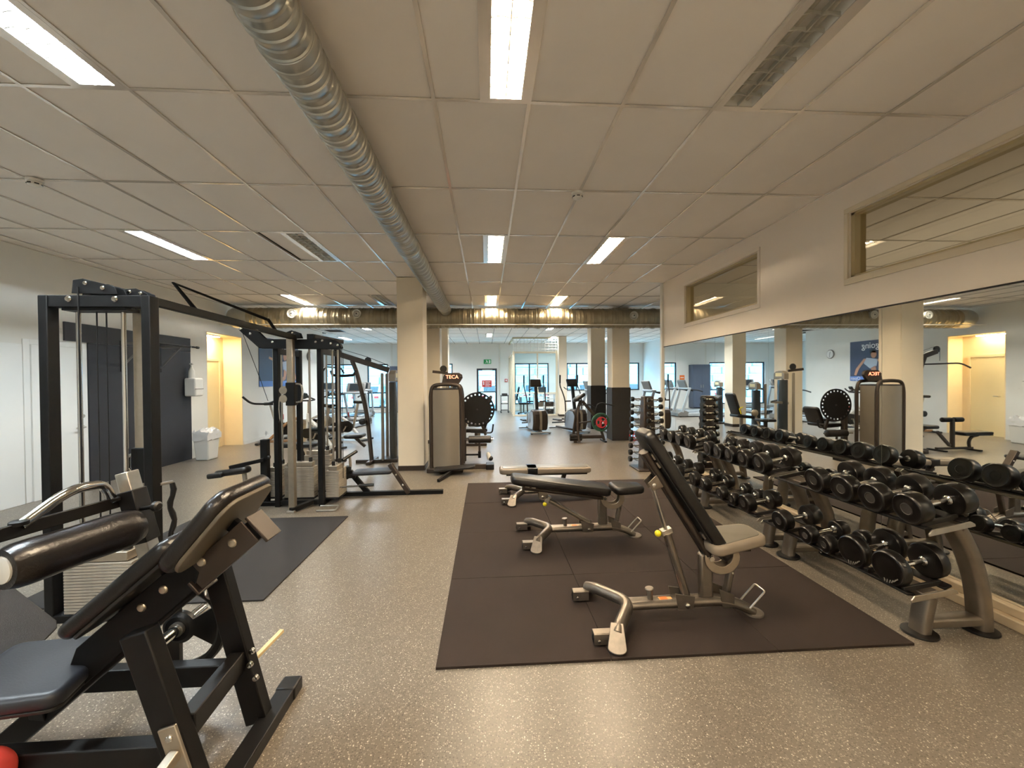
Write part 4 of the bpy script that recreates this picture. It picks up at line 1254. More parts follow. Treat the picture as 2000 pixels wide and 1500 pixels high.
plate_grip((-1.50, 2.09, 0.355), 0.222, 0.046, 'rubber', wp)
MB().lathe((-1.50, 2.055, 0.355), (0, 1, 0), [(0.034, 0), (0.034, 0.07), (0.027, 0.07), (0.027, 0)], 20).build('hub_ring', 'steel', wp)
MB().cyl((-1.50, 1.925, 0.355), (-1.50, 2.25, 0.355), 0.0255, n=18).build('loading_peg', 'chrome', t)
MB().bar((-1.50, 1.915, 0.30), (-1.50, 1.915, 0.37), 0.06, 0.02, (0, 1, 0)).build('peg_bracket', 'black_metal', t, bevel=0.002)
sp_ = MB()
for k in range(6):
    sp_.lathe((-1.30 + 0.016 * k, 1.99, 0.555 + 0.012 * k), (0.8, 0, 0.6), [(0.02, 0), (0.028, 0.004), (0.028, 0.010), (0.02, 0.014)], 16)
sp_.build('buffer_spring', 'steel', t)
MB().bar((-1.085, 1.93, 0.265), (-1.04, 2.13, 0.29), 0.022, 0.016).build('lever', 'wood', t, bevel=0.002)
# silver bracket on the near upright, and the red cap
MB().bar((-1.10, 1.462, 0.37), (-1.03, 1.462, 0.14), 0.012, 0.060, (1, 0, 0)).build('peg_plate', 'nickel', t, bevel=0.003)
bolts(t, [(-1.088, 1.455, 0.335), (-1.045, 1.455, 0.19)], (0, -1, 0), 0.012, 0.008)
MB().bar((-1.07, 1.46, 0.28), (-1.10, 1.30, 0.22), 0.035, 0.035).build('storage_peg', 'nickel', t, bevel=0.004)
MB().lathe((-1.645, 1.468, 0.275), (0.08, -1, 0.0), [(0.06, 0), (0.082, 0.03), (0.086, 0.09), (0.082, 0.13), (0.065, 0.17), (0.035, 0.19), (0.0, 0.193)], 28).build('red_foam_cap', 'red_cloth', t)

# ================================================================== cable crossover: two towers and the beam between them
def weight_stack(parent, x0, x1, y0, y1, z0, z1, n, used=None):
    """each plate its own part"""
    hgt = (z1 - z0) / n
    first = None
    for k in range(n):
        z = z0 + k * hgt
        if first is None:
            first = MB().b2((x0, y0, z0), (x1, y1, z0 + hgt - 0.0035)).build('stack_plate', 'stack_plate', parent, bevel=0.0015, seg=1)
        else:
            o = inst(first, 'stack_plate', (0, 0, 0), parent)
            o.location = (0, 0, z - z0)
def pulley(parent, c, axis, r=0.05):
    return MB().lathe(Vector(c) - Vector(axis).normalized() * 0.012, axis, [(r * 0.3, 0), (r, 0.0), (r, 0.004), (r * 0.84, 0.012), (r, 0.020), (r, 0.024), (r * 0.3, 0.024)], 22).build('pulley', 'dark_plastic', parent)
t = thing('cable_tower', 'black cable tower with a silver weight stack, standing beside the leg press', 'machine', (-2.53, 2.95, 0), 'cable crossover towers')
for x in (-2.845, -2.222):
    MB().b2((x, 2.80, 0.0), (x + 0.056, 2.878, 2.11)).build('post', 'black_metal', t, bevel=0.005)
MB().b2((-2.788, 2.805, 2.035), (-2.223, 2.870, 2.11)).build('top_bar', 'black_metal', t, bevel=0.004)
MB().b2((-2.84, 2.80, 0.0), (-2.17, 3.10, 0.05)).build('base', 'black_metal', t, bevel=0.006)
bolts(t, [(-2.66, 2.803, 2.085), (-2.38, 2.803, 2.085)], (0, -1, 0), 0.020, 0.012)
for x in (-2.665, -2.385):
    MB().cyl((x, 2.87, 0.05), (x, 2.87, 2.04), 0.0135, n=14).build('guide_rod', 'chrome', t)
    MB().lathe((x, 2.87, 0.445), (0, 0, 1), [(0.026, 0), (0.026, 0.07), (0.02, 0.075)], 16).build('rod_bush', 'dark_plastic', t)
MB().b2((-2.72, 2.82, 2.015), (-2.33, 2.93, 2.034)).build('rod_plate', 'black_metal', t)
weight_stack(t, -2.735, -2.315, 2.81, 2.94, 0.052, 0.382, 17)
MB().b2((-2.705, 2.815, 0.384), (-2.345, 2.935, 0.445)).build('stack_head', 'nickel', t, bevel=0.006)
MB().lathe((-2.525, 2.87, 0.445), (0, 0, 1), [(0.022, 0), (0.022, 0.06), (0.012, 0.07)], 14).build('stack_stem', 'nickel', t)
o = pulley(t, (-2.525, 2.87, 0.56), (1, 0, 0), 0.035)
MB().b2((-2.545, 2.85, 0.50), (-2.539, 2.895, 0.575)).build('pulley_cheek', 'steel', t, bevel=0.001)
MB().b2((-2.511, 2.85, 0.50), (-2.505, 2.895, 0.575)).build('pulley_cheek', 'steel', t, bevel=0.001)
for x, y, za, zb in ((-2.59, 2.79, 0.40, 2.16), (-2.56, 2.88, 0.6, 2.05), (-2.50, 2.88, 0.6, 2.05)):
    MB().cyl((x, y, za), (x, y, zb), 0.0045, n=8).build('cable', 'rubber', t)
# silver adjustable column facing the other tower
MB().b2((-2.405, 2.96, 0.05), (-2.335, 3.03, 2.12)).build('slide_column', 'nickel', t, bevel=0.006)
for k in range(10):
    MB().lathe((-2.334, 2.995, 0.5 + 0.16 * k), (1, 0, 0), [(0.006, -0.004), (0.006, 0.001)], 10).build('column_hole', 'dark_plastic', t)
car = MB().b2((-2.42, 2.945, 0.86), (-2.32, 3.045, 1.10)).build('slide_carriage', 'black_metal', t, bevel=0.006)
MB().tube([(-2.42, 3.0, 0.92), (-2.48, 3.0, 0.94), (-2.48, 3.0, 1.04), (-2.42, 3.0, 1.06)], 0.011, 10, fil=0.03).build('carriage_grip', 'chrome', car)
MB().b2((-2.43, 2.94, 0.05), (-2.31, 3.09, 0.075)).build('column_foot', 'black_metal', t, bevel=0.004)
# rope hanging off the post
rp = []
for k in range(14):
    rp.append((-2.145 + 0.012 * math.sin(k * 1.3), 2.93 + 0.004 * math.cos(k), 0.86 - 0.042 * k))
MB().tube(rp, [0.015 + 0.003 * (k % 2) for k in range(14)], 8).build('hanging_rope', 'rubber', t)
MB().cyl((-2.17, 2.86, 0.87), (-2.14, 2.93, 0.87), 0.01).build('rope_hook', 'steel', t)
# pulley plates on top
def side_plates(parent, poly, y0, y1, th, nm='pulley_plate', m_='black_metal'):
    MB().prism([(x, y0, z) for x, z in poly], (0, th, 0)).build(nm, m_, parent, bevel=0.002)
    MB().prism([(x, y1 - th, z) for x, z in poly], (0, th, 0)).build(nm, m_, parent, bevel=0.002)
side_plates(t, [(-2.64, 2.12), (-2.63, 2.205), (-2.57, 2.215), (-2.38, 2.165), (-2.36, 2.115)], 2.80, 2.875, 0.006)
pulley(t, (-2.585, 2.838, 2.165), (0, 1, 0), 0.042)
pulley(t, (-2.445, 2.838, 2.15), (0, 1, 0), 0.036)
bolts(t, [(-2.555, 2.799, 2.185), (-2.45, 2.799, 2.155)], (0, -1, 0), 0.014, 0.008)
side_plates(t, [(-2.42, 2.112), (-2.40, 2.17), (-2.33, 2.175), (-2.26, 2.145), (-2.25, 2.112)], 2.90, 2.97, 0.006)
MB().b2((-2.38, 2.874, 2.111), (-2.30, 2.98, 2.125)).build('plate_foot', 'black_metal', t)
bolts(t, [(-2.37, 2.899, 2.15), (-2.30, 2.899, 2.14)], (0, -1, 0), 0.014, 0.008)

# the beam and raised pull-up bar
bm = thing('cable_crossover_beam', 'long black beam with a raised pull-up bar joining the two cable towers', 'beam', (-2.4, 3.9, 2.1))
B0, B1 = Vector((-2.47, 2.87, 2.155)), Vector((-2.27, 5.06, 2.065))
MB().bar(B0, B1, 0.045, 0.062).build('beam', 'black_metal', bm, bevel=0.004)
MB().tube([(-2.42, 3.60, 2.15), (-2.445, 3.40, 2.325), (-2.325, 4.56, 2.205), (-2.31, 4.70, 2.095)], 0.017, 8).build('pull_up_bar', 'black_metal', bm)

# ------------------------------------------------------------------ four-stack tower
t = thing('multi_station_tower', 'black multi-station cable tower with several weight stacks behind the exercise mat', 'machine', (-2.3, 5.5, 0), 'cable crossover towers')
for x in (-2.60, -2.08):
    for y in (5.19, 5.79):
        MB().b2((x, y, 0.0), (x + 0.058, y + 0.075, 1.97)).build('post', 'black_metal', t, bevel=0.005)
for x in (-2.595, -2.075):
    MB().b2((x, 5.266, 1.88), (x + 0.048, 5.789, 1.95)).build('side_bar', 'black_satin', t, bevel=0.004)
    MB().b2((x, 5.266, 0.0), (x + 0.048, 5.789, 0.055)).build('foot_bar', 'black_metal', t, bevel=0.004)
for y in (5.20, 5.80):
    MB().b2((-2.541, y, 0.02), (-2.081, y + 0.05, 0.075)).build('foot_bar', 'black_metal', t, bevel=0.004)
top = [(-2.955, 2.17), (-2.94, 2.205), (-2.80, 2.21), (-2.65, 2.055), (-1.86, 2.05), (-1.77, 1.99), (-1.755, 1.945), (-1.79, 1.93), (-2.72, 1.945), (-2.93, 2.14)]
side_plates(t, top, 5.12, 5.19, 0.008, 'top_plate')
pulley(t, (-2.90, 5.155, 2.165), (0, 1, 0), 0.04)
pulley(t, (-1.80, 5.155, 1.965), (0, 1, 0), 0.035)
bolts(t, [(-2.93, 5.12, 2.18), (-2.82, 5.12, 2.12), (-2.565, 5.12, 2.02), (-2.06, 5.12, 2.02), (-1.98, 5.12, 2.035), (-1.88, 5.12, 2.0), (-1.80, 5.12, 1.98)], (0, -1, 0), 0.015, 0.008)
side_plates(t, [(-2.36, 2.05), (-2.38, 2.12), (-2.30, 2.15), (-2.22, 2.12), (-2.20, 2.06)], 5.03, 5.115, 0.008, 'beam_bracket')
bolts(t, [(-2.33, 5.03, 2.10), (-2.27, 5.03, 2.09), (-2.29, 5.03, 2.12)], (0, -1, 0), 0.012, 0.006)
MB().b2((-2.16, 5.11, 2.051), (-2.08, 5.20, 2.115)).build('top_block', 'black_metal', t, bevel=0.004)
MB().bar((-2.10, 5.15, 2.09), (-1.96, 5.75, 2.075), 0.05, 0.05).build('top_arm', 'black_satin', t, bevel=0.004)
# slide column in front
MB().b2((-2.335, 4.965, 0.03), (-2.265, 5.035, 2.05)).build('slide_column', 'nickel', t, bevel=0.006)
MB().bar((-2.30, 4.95, 0.035), (-2.16, 5.20, 0.055), 0.06, 0.05).build('column_foot', 'black_metal', t, bevel=0.005)
MB().b2((-2.345, 4.93, 0.0), (-2.255, 5.04, 0.03)).build('column_shoe', 'steel', t, bevel=0.004)
car = MB().b2((-2.345, 4.955, 1.26), (-2.245, 5.045, 1.53)).build('slide_carriage', 'black_metal', t, bevel=0.006)
MB().tube([(-2.25, 4.99, 1.30), (-2.18, 4.99, 1.30), (-2.165, 4.99, 1.40), (-2.18, 4.99, 1.51), (-2.25, 4.99, 1.51)], 0.013, 10, fil=0.05).build('carriage_grip', 'chrome', car)
for z in (1.44, 1.34):
    MB().lathe((-2.37, 4.95, z), (0, 1, 0), [(0.012, 0), (0.045, 0), (0.045, 0.006), (0.036, 0.015), (0.045, 0.024), (0.045, 0.03), (0.012, 0.03)], 20).build('pulley', 'nickel', car)
MB().tube([(-2.42, 4.965, 1.33), (-2.425, 4.965, 1.22), (-2.415, 4.965, 1.10)], 0.006, 8).build('carabiner_strap', 'steel', car)
MB().tube([(-2.415, 4.965, 1.10), (-2.43, 4.965, 1.06), (-2.415, 4.965, 1.02), (-2.40, 4.965, 1.06)], 0.004, 6, closed=True).build('carabiner', 'steel', car)
# guide rods, stacks and cables
for (x0, x1, y0, y1, z1, n) in ((-2.535, -2.175, 5.30, 5.42, 0.47, 19), (-2.02, -1.86, 5.27, 5.57, 0.42, 17), (-2.43, -2.09, 5.62, 5.74, 0.56, 22), (-2.79, -2.61, 5.36, 5.66, 0.40, 16)):
    weight_stack(t, x0, x1, y0, y1, 0.085, z1, n)
    hx, hy = (x0 + x1) / 2, (y0 + y1) / 2
    long_x = (x1 - x0) > (y1 - y0)
    MB().b2((x0 + 0.025, y0 + 0.012, z1 + 0.002), (x1 - 0.025, y1 - 0.012, z1 + 0.055)).build('stack_head', 'nickel', t, bevel=0.005)
    for s in (-1, 1):
        px, py = (hx + s * (x1 - x0) * 0.33, hy) if long_x else (hx, hy + s * (y1 - y0) * 0.33)
        MB().cyl((px, py, 0.08), (px, py, 1.95), 0.012, n=12).build('guide_rod', 'steel', t)
        MB().lathe((px, py, z1 + 0.055), (0, 0, 1), [(0.022, 0), (0.022, 0.05), (0.016, 0.055)], 12).build('rod_bush', 'dark_plastic', t)
    MB().cyl((hx, hy, z1 + 0.05), (hx, hy, 1.93), 0.0045, n=8).build('cable', 'rubber', t)
    MB().b2((x0, y0, 0.06), (x1, y1, 0.083)).build('stack_buffer', 'rubber', t, bevel=0.003)
MB().tube([(-2.935, 5.155, 2.15), (-2.80, 5.3, 1.55), (-2.745, 5.35, 1.30)], 0.004, 6).build('hanging_cable', 'rubber', t)
MB().tube([(-2.98, 5.22, 1.36), (-2.90, 5.26, 1.27), (-2.745, 5.35, 1.26), (-2.60, 5.43, 1.34), (-2.52, 5.48, 1.50)], 0.013, 8, fil=0.06).build('hanging_bar', 'rubber', t)
MB().cyl((-1.765, 5.155, 1.95), (-1.765, 5.155, 0.35), 0.004, n=6).build('cable', 'rubber', t)
MB().tube([(-2.06, 5.60, 1.68), (-2.04, 5.60, 1.62), (-1.90, 5.60, 1.61), (-1.76, 5.60, 1.62), (-1.73, 5.60, 1.69)], 0.018, 8, fil=0.03).build('pull_handle', 'rubber', t)
MB().cyl((-1.90, 5.60, 1.62), (-1.90, 5.60, 1.92), 0.004, n=6).build('cable', 'rubber', t)
# low row station on the niche-facing side of the column
MB().b2((-2.08, 5.60, 0.0), (-0.60, 5.66, 0.055)).build('row_rail', 'black_metal', t, bevel=0.005)
MB().b2((-1.90, 5.55, 0.24), (-1.84, 5.70, 0.40)).b2((-1.86, 5.56, 0.25), (-1.75, 5.69, 0.30)).build('row_block', 'black_metal', t, bevel=0.006)
MB().bar((-1.84, 5.63, 0.33), (-1.60, 5.63, 0.03), 0.05, 0.065, (1, 0, 0)).build('row_leg', 'black_metal', t, bevel=0.005)
MB().bar((-1.31, 5.63, 0.42), (-1.06, 5.63, 0.02), 0.09, 0.055, (1, 0, 0)).build('row_leg', 'brown_metal', t, bevel=0.005)
bolts(t, [(-1.22, 5.583, 0.28), (-1.13, 5.583, 0.14)], (0, -1, 0), 0.014, 0.006)
MB().pad((-1.53, 5.63, 0.32), 0.52, 0.26, 0.05, rotY(-0.03), 0.05, 0.02).build('row_seat', 'vinyl_blue', t)
MB().tube([(-1.90, 5.53, 0.50), (-1.84, 5.63, 0.54), (-1.78, 5.73, 0.58)], 0.022, 10).build('row_handle', 'rubber', t)
MB().bar((-1.84, 5.63, 0.53), (-1.83, 5.63, 0.39), 0.03, 0.03).build('handle_stem', 'steel', t, bevel=0.003)
MB().cyl((-1.95, 5.3, 0.20), (-1.45, 5.3, 0.22), 0.013, n=10).build('foot_peg', 'chrome', t)
MB().cyl((-1.62, 5.3, 0.215), (-1.44, 5.3, 0.222), 0.02, n=12).build('peg_grip', 'rubber', t)
MB().tube([(-2.02, 4.98, 0.012), (-1.80, 4.98, 0.012), (-1.80, 5.10, 0.03), (-2.02, 5.10, 0.03)], 0.01, 8, fil=0.02, closed=False).build('foot_loop', 'steel', t)
# thigh pad station on the other side
MB().b2((-2.82, 5.29, 0.0), (-2.735, 5.365, 0.82)).build('seat_post', 'black_metal', t, bevel=0.005)
MB().b2((-2.83, 5.25, 0.0), (-2.60, 5.31, 0.05)).build('foot_bar', 'black_metal', t, bevel=0.004)
MB().bar((-2.76, 5.27, 0.575), (-3.13, 5.20, 0.50), 0.05, 0.045).build('pad_arm', 'black_metal', t, bevel=0.004)
MB().pad((-3.08, 5.18, 0.455), 0.40, 0.14, 0.08, rotY(-0.12), 0.05, 0.035).build('thigh_pad', 'vinyl_black', t)
MB().pad((-3.24, 5.12, 0.425), 0.18, 0.10, 0.06, rotY(-0.1), 0.025, 0.02).build('thigh_pad', 'vinyl_black', t)
MB().bar((-2.96, 5.2, 0.42), (-2.94, 5.22, 0.12), 0.04, 0.04).build('pad_stem', 'steel', t, bevel=0.004)
MB().tube([(-2.95, 5.06, 0.02), (-2.74, 5.06, 0.02), (-2.74, 5.10, 0.22)], 0.016, 10, fil=0.03).build('foot_bar_chrome', 'chrome', t)
MB().lathe((-2.735, 5.30, 0.60), (1, 0, 0), [(0.01, 0), (0.022, 0.006), (0.022, 0.03)], 12).build('post_knob', 'dark_plastic', t)

# ================================================================== weight machine with the perforated disc, at the cream column
t = thing('rotary_leg_machine', 'grey weight machine with a perforated dark disc beside the cream column', 'machine', (-0.5, 7.1, 0))
MB().tube([(-0.93, 6.93, 0.05), (-0.935, 6.93, 1.30), (-0.90, 6.93, 1.455), (-0.70, 6.93, 1.475), (-0.46, 6.93, 1.455), (-0.425, 6.93, 1.30), (-0.42, 6.93, 0.05)], 0.030, 14, fil=0.12).build('frame_hoop', 'brown_metal', t)
MB().tube([(-0.93, 7.33, 0.05), (-0.935, 7.33, 1.30), (-0.90, 7.33, 1.455), (-0.70, 7.33, 1.475), (-0.46, 7.33, 1.455), (-0.425, 7.33, 1.30), (-0.42, 7.33, 0.05)], 0.030, 14, fil=0.12).build('frame_hoop', 'brown_metal', t)
fp_ = []
for k in range(13):
    u = k / 12
    fp_.append((-0.895 + 0.435 * u, 6.915 - 0.045 * math.sin(PI * u)))
mb = MB()
mb.prism([(x, y, 0.09) for x, y in fp_] + [(-0.46, 7.30, 0.09), (-0.895, 7.30, 0.09)], (0, 0, 1.29))
mb.build('shroud', 'grey_shroud', t, ang=30)
mb = MB()
mb.prism([(x, y, 1.381) for x, y in fp_] + [(-0.46, 7.30, 1.381), (-0.895, 7.30, 1.381)], (0, 0, 0.02))
mb.build('shroud_cap', 'dark_plastic', t)
con = [(-0.78, 1.46), (-0.735, 1.62), (-0.69, 1.665), (-0.47, 1.665), (-0.42, 1.635), (-0.41, 1.58), (-0.46, 1.50), (-0.50, 1.455)]
MB().prism([(x, 7.16, z) for x, z in con], (0, 0.06, 0)).build('console', 'brown_metal', t, bevel=0.006)
MB().b2((-0.695, 7.150, 1.555), (-0.485, 7.158, 1.635)).build('display', 'dark_plastic', t)
text('display_text', 'TECA', 0.088, 'led_red', t, (-0.59, 7.146, 1.594), (PI / 2, 0, 0), 0.001)
bolts(t, [(-0.735, 7.16, 1.595), (-0.445, 7.16, 1.595)], (0, -1, 0), 0.012, 0.006, 'dark_plastic')
dc = Vector((-0.17, 7.50, 1.0))
n = 72
R_o, r_h, R_h = 0.315, 0.017, 0.272
mbd = MB()
mbd.lathe(dc, (0, 1, 0), [(0.0, 0), (R_h - r_h - 0.004, 0), (R_h - r_h - 0.004, 0.014), (0.0, 0.014)], 64)
mbd.build('disc', 'black_satin', t)
ringm = MB()
NH = 24
for h_ in range(NH):      # rim sector by sector round each hole
    a0_, a1_ = 2 * PI * h_ / NH, 2 * PI * (h_ + 1) / NH
    am = (a0_ + a1_) / 2
    ctr = Vector((math.cos(am) * R_h, 0, math.sin(am) * R_h))
    angs = [am + 2 * PI * q / 28 for q in range(28)]
    for cr_, ca_ in ((R_o, a0_), (R_o, a1_), (R_o, am), (R_h - r_h - 0.004, a0_), (R_h - r_h - 0.004, a1_)):
        cv = Vector((math.cos(ca_) * cr_, 0, math.sin(ca_) * cr_)) - ctr
        angs.append(math.atan2(cv.z, cv.x))
    angs = sorted(set(round(x % (2 * PI), 5) for x in angs))
    Q = len(angs)
    inner, outer = [], []
    for b_ in angs:
        dv = Vector((math.cos(b_), 0, math.sin(b_)))
        inner.append(ctr + dv * r_h)
        # project to the sector boundary
        lo, hi = r_h, 0.2
        for _ in range(24):
            md_ = (lo + hi) / 2
            pt = ctr + dv * md_
            rr, aa = math.hypot(pt.x, pt.z), math.atan2(pt.z, pt.x)
            da = (aa - am + PI) % (2 * PI) - PI
            if R_h - r_h - 0.004 <= rr <= R_o and abs(da) <= PI / NH: lo = md_
            else: hi = md_
        outer.append(ctr + dv * lo)
    Vv = [dc + p for p in inner] + [dc + p for p in outer] + [dc + p + Vector((0, 0.014, 0)) for p in inner] + [dc + p + Vector((0, 0.014, 0)) for p in outer]
    Ff = []
    for q in range(Q):
        k = (q + 1) % Q
        Ff += [(q, k, Q + k, Q + q), (2 * Q + q, 3 * Q + q, 3 * Q + k, 2 * Q + k), (q, 2 * Q + q, 2 * Q + k, k), (Q + q, Q + k, 3 * Q + k, 3 * Q + q)]
    ringm.add(Vv, Ff)
ringm.build('perforated_rim', 'black_satin', t)
MB().lathe(dc, (0, -1, 0), [(0.016, 0), (0.016, 0.006), (0.006, 0.008)], 14).build('disc_bolt', 'dark_plastic', t)
MB().cyl(dc + Vector((0, 0.014, 0)), dc + Vector((0, 0.20, 0)), 0.04).build('disc_axle', 'brown_metal', t)
MB().bar((-0.42, 7.62, 1.0), (-0.14, 7.66, 1.0), 0.08, 0.10).build('axle_housing', 'brown_metal', t, bevel=0.01)
MB().b2((-0.46, 7.55, 0.05), (-0.38, 7.64, 1.08)).build('rear_post', 'brown_metal', t, bevel=0.01)
MB().pad((-0.22, 7.82, 0.60), 0.46, 0.42, 0.07, None, 0.06, 0.03).build('seat', 'vinyl_black', t)
MB().pad((0.0, 7.85, 0.78), 0.36, 0.40, 0.07, rotY(-1.2), 0.06, 0.03).build('seat_back', 'vinyl_black', t)
MB().bar((-0.10, 7.6, 0.75), (-0.02, 7.6, 0.52), 0.05, 0.04, (0, 1, 0)).build('seat_arm', 'brown_metal', t, bevel=0.006)
MB().lathe((-0.335, 7.45, 0.465), (1, 0, 0), [(0.05, 0), (0.068, 0.012), (0.068, 0.40), (0.05, 0.412)], 22).build('shin_roller', 'vinyl_black', t)
MB().cyl((-0.46, 7.45, 0.465), (0.12, 7.45, 0.465), 0.014).build('roller_axle', 'chrome', t)
MB().cyl((-0.135, 7.45, 0.40), (-0.135, 7.45, 0.20), 0.02).build('roller_stem', 'brown_metal', t)
MB().cyl((-0.135, 7.45, 0.25), (-0.135, 7.45, 0.13), 0.028).build('stem_sleeve', 'black_satin', t)
MB().bar((-0.42, 7.45, 0.19), (-0.13, 7.45, 0.19), 0.03, 0.03).build('stem_bar', 'black_satin', t, bevel=0.004)
MB().tube([(-0.30, 7.60, 0.58), (-0.02, 7.60, 0.56), (0.10, 7.60, 0.56), (0.12, 7.60, 0.72)], 0.014, 10, fil=0.05).build('hand_grip', 'rubber', t)
MB().b2((-1.0, 6.86, 0.0), (-0.40, 7.40, 0.075)).build('base', 'brown_metal', t, bevel=0.012)
MB().b2((-0.42, 7.10, 0.0), (0.08, 7.18, 0.085)).build('base_arm', 'brown_metal', t, bevel=0.008)
MB().b2((-0.02, 7.02, 0.0), (0.12, 7.26, 0.09)).build('base_foot', 'black_satin', t, bevel=0.012)
MB().lathe((0.045, 7.12, 0.16), (-0.25, 0, 1), [(0.03, 0), (0.035, 0.03), (0.035, 0.10), (0.02, 0.13)], 16).build('step_roller', 'white_plastic', t)
MB().sphere((0.06, 7.12, 0.18), 0.045, 14).build('roller_knuckle', 'rubber', t)
MB().prism([(-0.86, 6.66, 0.065), (-0.30, 6.62, 0.11), (-0.20, 6.66, 0.12), (-0.20, 6.86, 0.12), (-0.30, 6.88, 0.11), (-0.86, 6.90, 0.075)], (0, 0, 0.025)).build('foot_board', 'mat_black', t, bevel=0.005)
MB().bar((-0.58, 6.70, 0.06), (-0.74, 6.25, 0.02), 0.04, 0.05).build('board_leg', 'black_satin', t, bevel=0.004)

# ================================================================== selector machines between the columns
def selector_tower(t, x, y, top, face):
    """tower with rounded shroud; face = +1 label towards +x, -1 towards -x"""
    MB().b2((x - 0.17, y - 0.20, 0), (x + 0.17, y + 0.20, 0.06)).build('base', 'brown_metal', t, bevel=0.01)
    for sy in (-0.18, 0.18):
        MB().bar((x - face * 0.10, y + sy, 0.04), (x - face * 0.10, y + sy, top - 0.06), 0.05, 0.05).build('frame_post', 'grey_shroud', t, bevel=0.014)
    pts = []
    for k in range(15):
        a = -PI / 2 + PI * k / 14
        pts.append((x + face * (0.02 + 0.11 * math.cos(a)), y + 0.155 * math.sin(a)))
    MB().prism([(a, b_, 0.07) for a, b_ in pts], (0, 0, top - 0.30)).build('shroud', 'screen_dark', t, ang=30)
    hp = [(-0.185, top - 0.22), (-0.185, top - 0.07), (-0.10, top - 0.015), (0, top), (0.10, top - 0.015), (0.185, top - 0.07), (0.185, top - 0.22), (0.10, top - 0.20), (0, top - 0.19), (-0.10, top - 0.20)]
    h = MB().prism([(x + face * 0.02, y + a, z) for a, z in hp], (face * 0.12, 0, 0)).build('header', 'grey_shroud', t, bevel=0.01)
    MB().b2((min(x + face * 0.141, x + face * 0.144), y - 0.11, top - 0.145), (max(x + face * 0.141, x + face * 0.144), y + 0.11, top - 0.06)).build('instruction_label', 'label_cream', h)
# lat pulldown
t = thing('lat_pulldown_machine', 'lat pulldown machine with a sloping boom, half hidden by the cream column', 'machine', (-1.9, 8.0, 0))
selector_tower(t, -1.85, 8.02, 1.74, 1)
MB().bar((-1.86, 8.0, 1.74), (-2.82, 8.0, 2.06), 0.06, 0.10).build('boom', 'brown_metal', t, bevel=0.01)
MB().tube([(-2.55, 8.0, 1.93), (-2.46, 8.0, 1.70), (-2.26, 7.94, 0.9), (-2.16, 7.85, 0.04)], 0.04, 12, fil=0.3).build('front_post', 'brown_metal', t)
MB().b2((-2.45, 7.82, 0), (-1.80, 7.90, 0.06)).build('base_rail', 'brown_metal', t, bevel=0.008)
MB().bar((-2.16, 7.6, 0.03), (-2.16, 8.2, 0.03), 0.08, 0.06).build('base_foot', 'brown_metal', t, bevel=0.008)
pulley(t, (-2.82, 8.0, 2.10), (0, 1, 0), 0.07)
pulley(t, (-2.25, 8.0, 1.93), (0, 1, 0), 0.06)
MB().tube([(-1.86, 8.0, 1.83), (-2.25, 8.0, 1.99), (-2.82, 8.0, 2.17), (-2.89, 8.0, 2.10), (-2.89, 8.0, 1.86)], 0.005, 6).build('cable', 'rubber', t)
MB().tube([(-2.89, 7.45, 1.70), (-2.89, 7.62, 1.80), (-2.89, 8.0, 1.80), (-2.89, 8.38, 1.80), (-2.89, 8.55, 1.70)], 0.016, 10, fil=0.1).build('lat_bar', 'rubber', t)
for sy in (-0.13, 0.13):
    MB().lathe((-2.31, 8.0 + sy - 0.10, 0.78), (0, 1, 0), [(0.04, 0), (0.06, 0.01), (0.06, 0.19), (0.04, 0.2)], 18).build('thigh_roller', 'vinyl_black', t)
MB().pad((-2.50, 7.96, 0.50), 0.34, 0.36, 0.07, None, 0.06, 0.03).build('seat', 'vinyl_black', t)
MB().bar((-2.50, 7.96, 0.47), (-2.30, 7.92, 0.30), 0.05, 0.05).build('seat_stay', 'brown_metal', t, bevel=0.006)
# leg extension and chest machine, seen best in the mirrors
t = thing('leg_extension_machine', 'leg extension machine with black seat and cream label, past the perforated disc', 'machine', (-0.6, 10.6, 0))
selector_tower(t, -0.80, 10.72, 1.43, 1)
MB().pad((-0.22, 10.50, 0.52), 0.46, 0.44, 0.08, rotY(-0.1), 0.06, 0.03).build('seat', 'vinyl_black', t)
MB().pad((0.02, 10.50, 0.84), 0.62, 0.42, 0.08, rotY(-1.25), 0.07, 0.03).build('backrest', 'vinyl_black', t)
MB().bar((-0.20, 10.5, 0.48), (-0.20, 10.5, 0.04), 0.07, 0.07).build('seat_post', 'grey_shroud', t, bevel=0.012)
MB().bar((-0.7, 10.5, 0.035), (0.15, 10.5, 0.035), 0.08, 0.07).build('base_rail', 'brown_metal', t, bevel=0.01)
MB().tube([(-0.42, 10.3, 0.62), (-0.50, 10.3, 0.45), (-0.58, 10.3, 0.24)], 0.025, 10, fil=0.1).build('lever_arm', 'nickel', t)
MB().lathe((-0.60, 10.22, 0.24), (0, 1, 0), [(0.04, 0), (0.06, 0.01), (0.06, 0.39), (0.04, 0.4)], 18).build('shin_roller', 'vinyl_black', t)
MB().lathe((-0.42, 10.24, 0.62), (0, 1, 0), [(0.06, 0), (0.09, 0.02), (0.09, 0.05), (0.05, 0.06)], 20).build('pivot_cam', 'nickel', t)
MB().tube([(-0.05, 10.27, 0.60), (0.0, 10.27, 0.74), (-0.10, 10.27, 0.78)], 0.014, 8, fil=0.04).build('hand_grip', 'yellow', t)
t = thing('chest_press_machine', 'tall selector machine with a pulley head behind the grey disc machine', 'machine', (-0.8, 9.7, 0))
selector_tower(t, -0.80, 9.72, 1.71, 1)
MB().bar((-0.90, 9.72, 1.70), (-1.25, 9.66, 1.74), 0.05, 0.06).build('boom', 'brown_metal', t, bevel=0.008)
pulley(t, (-1.0, 9.69, 1.80), (0, 1, 0), 0.08)
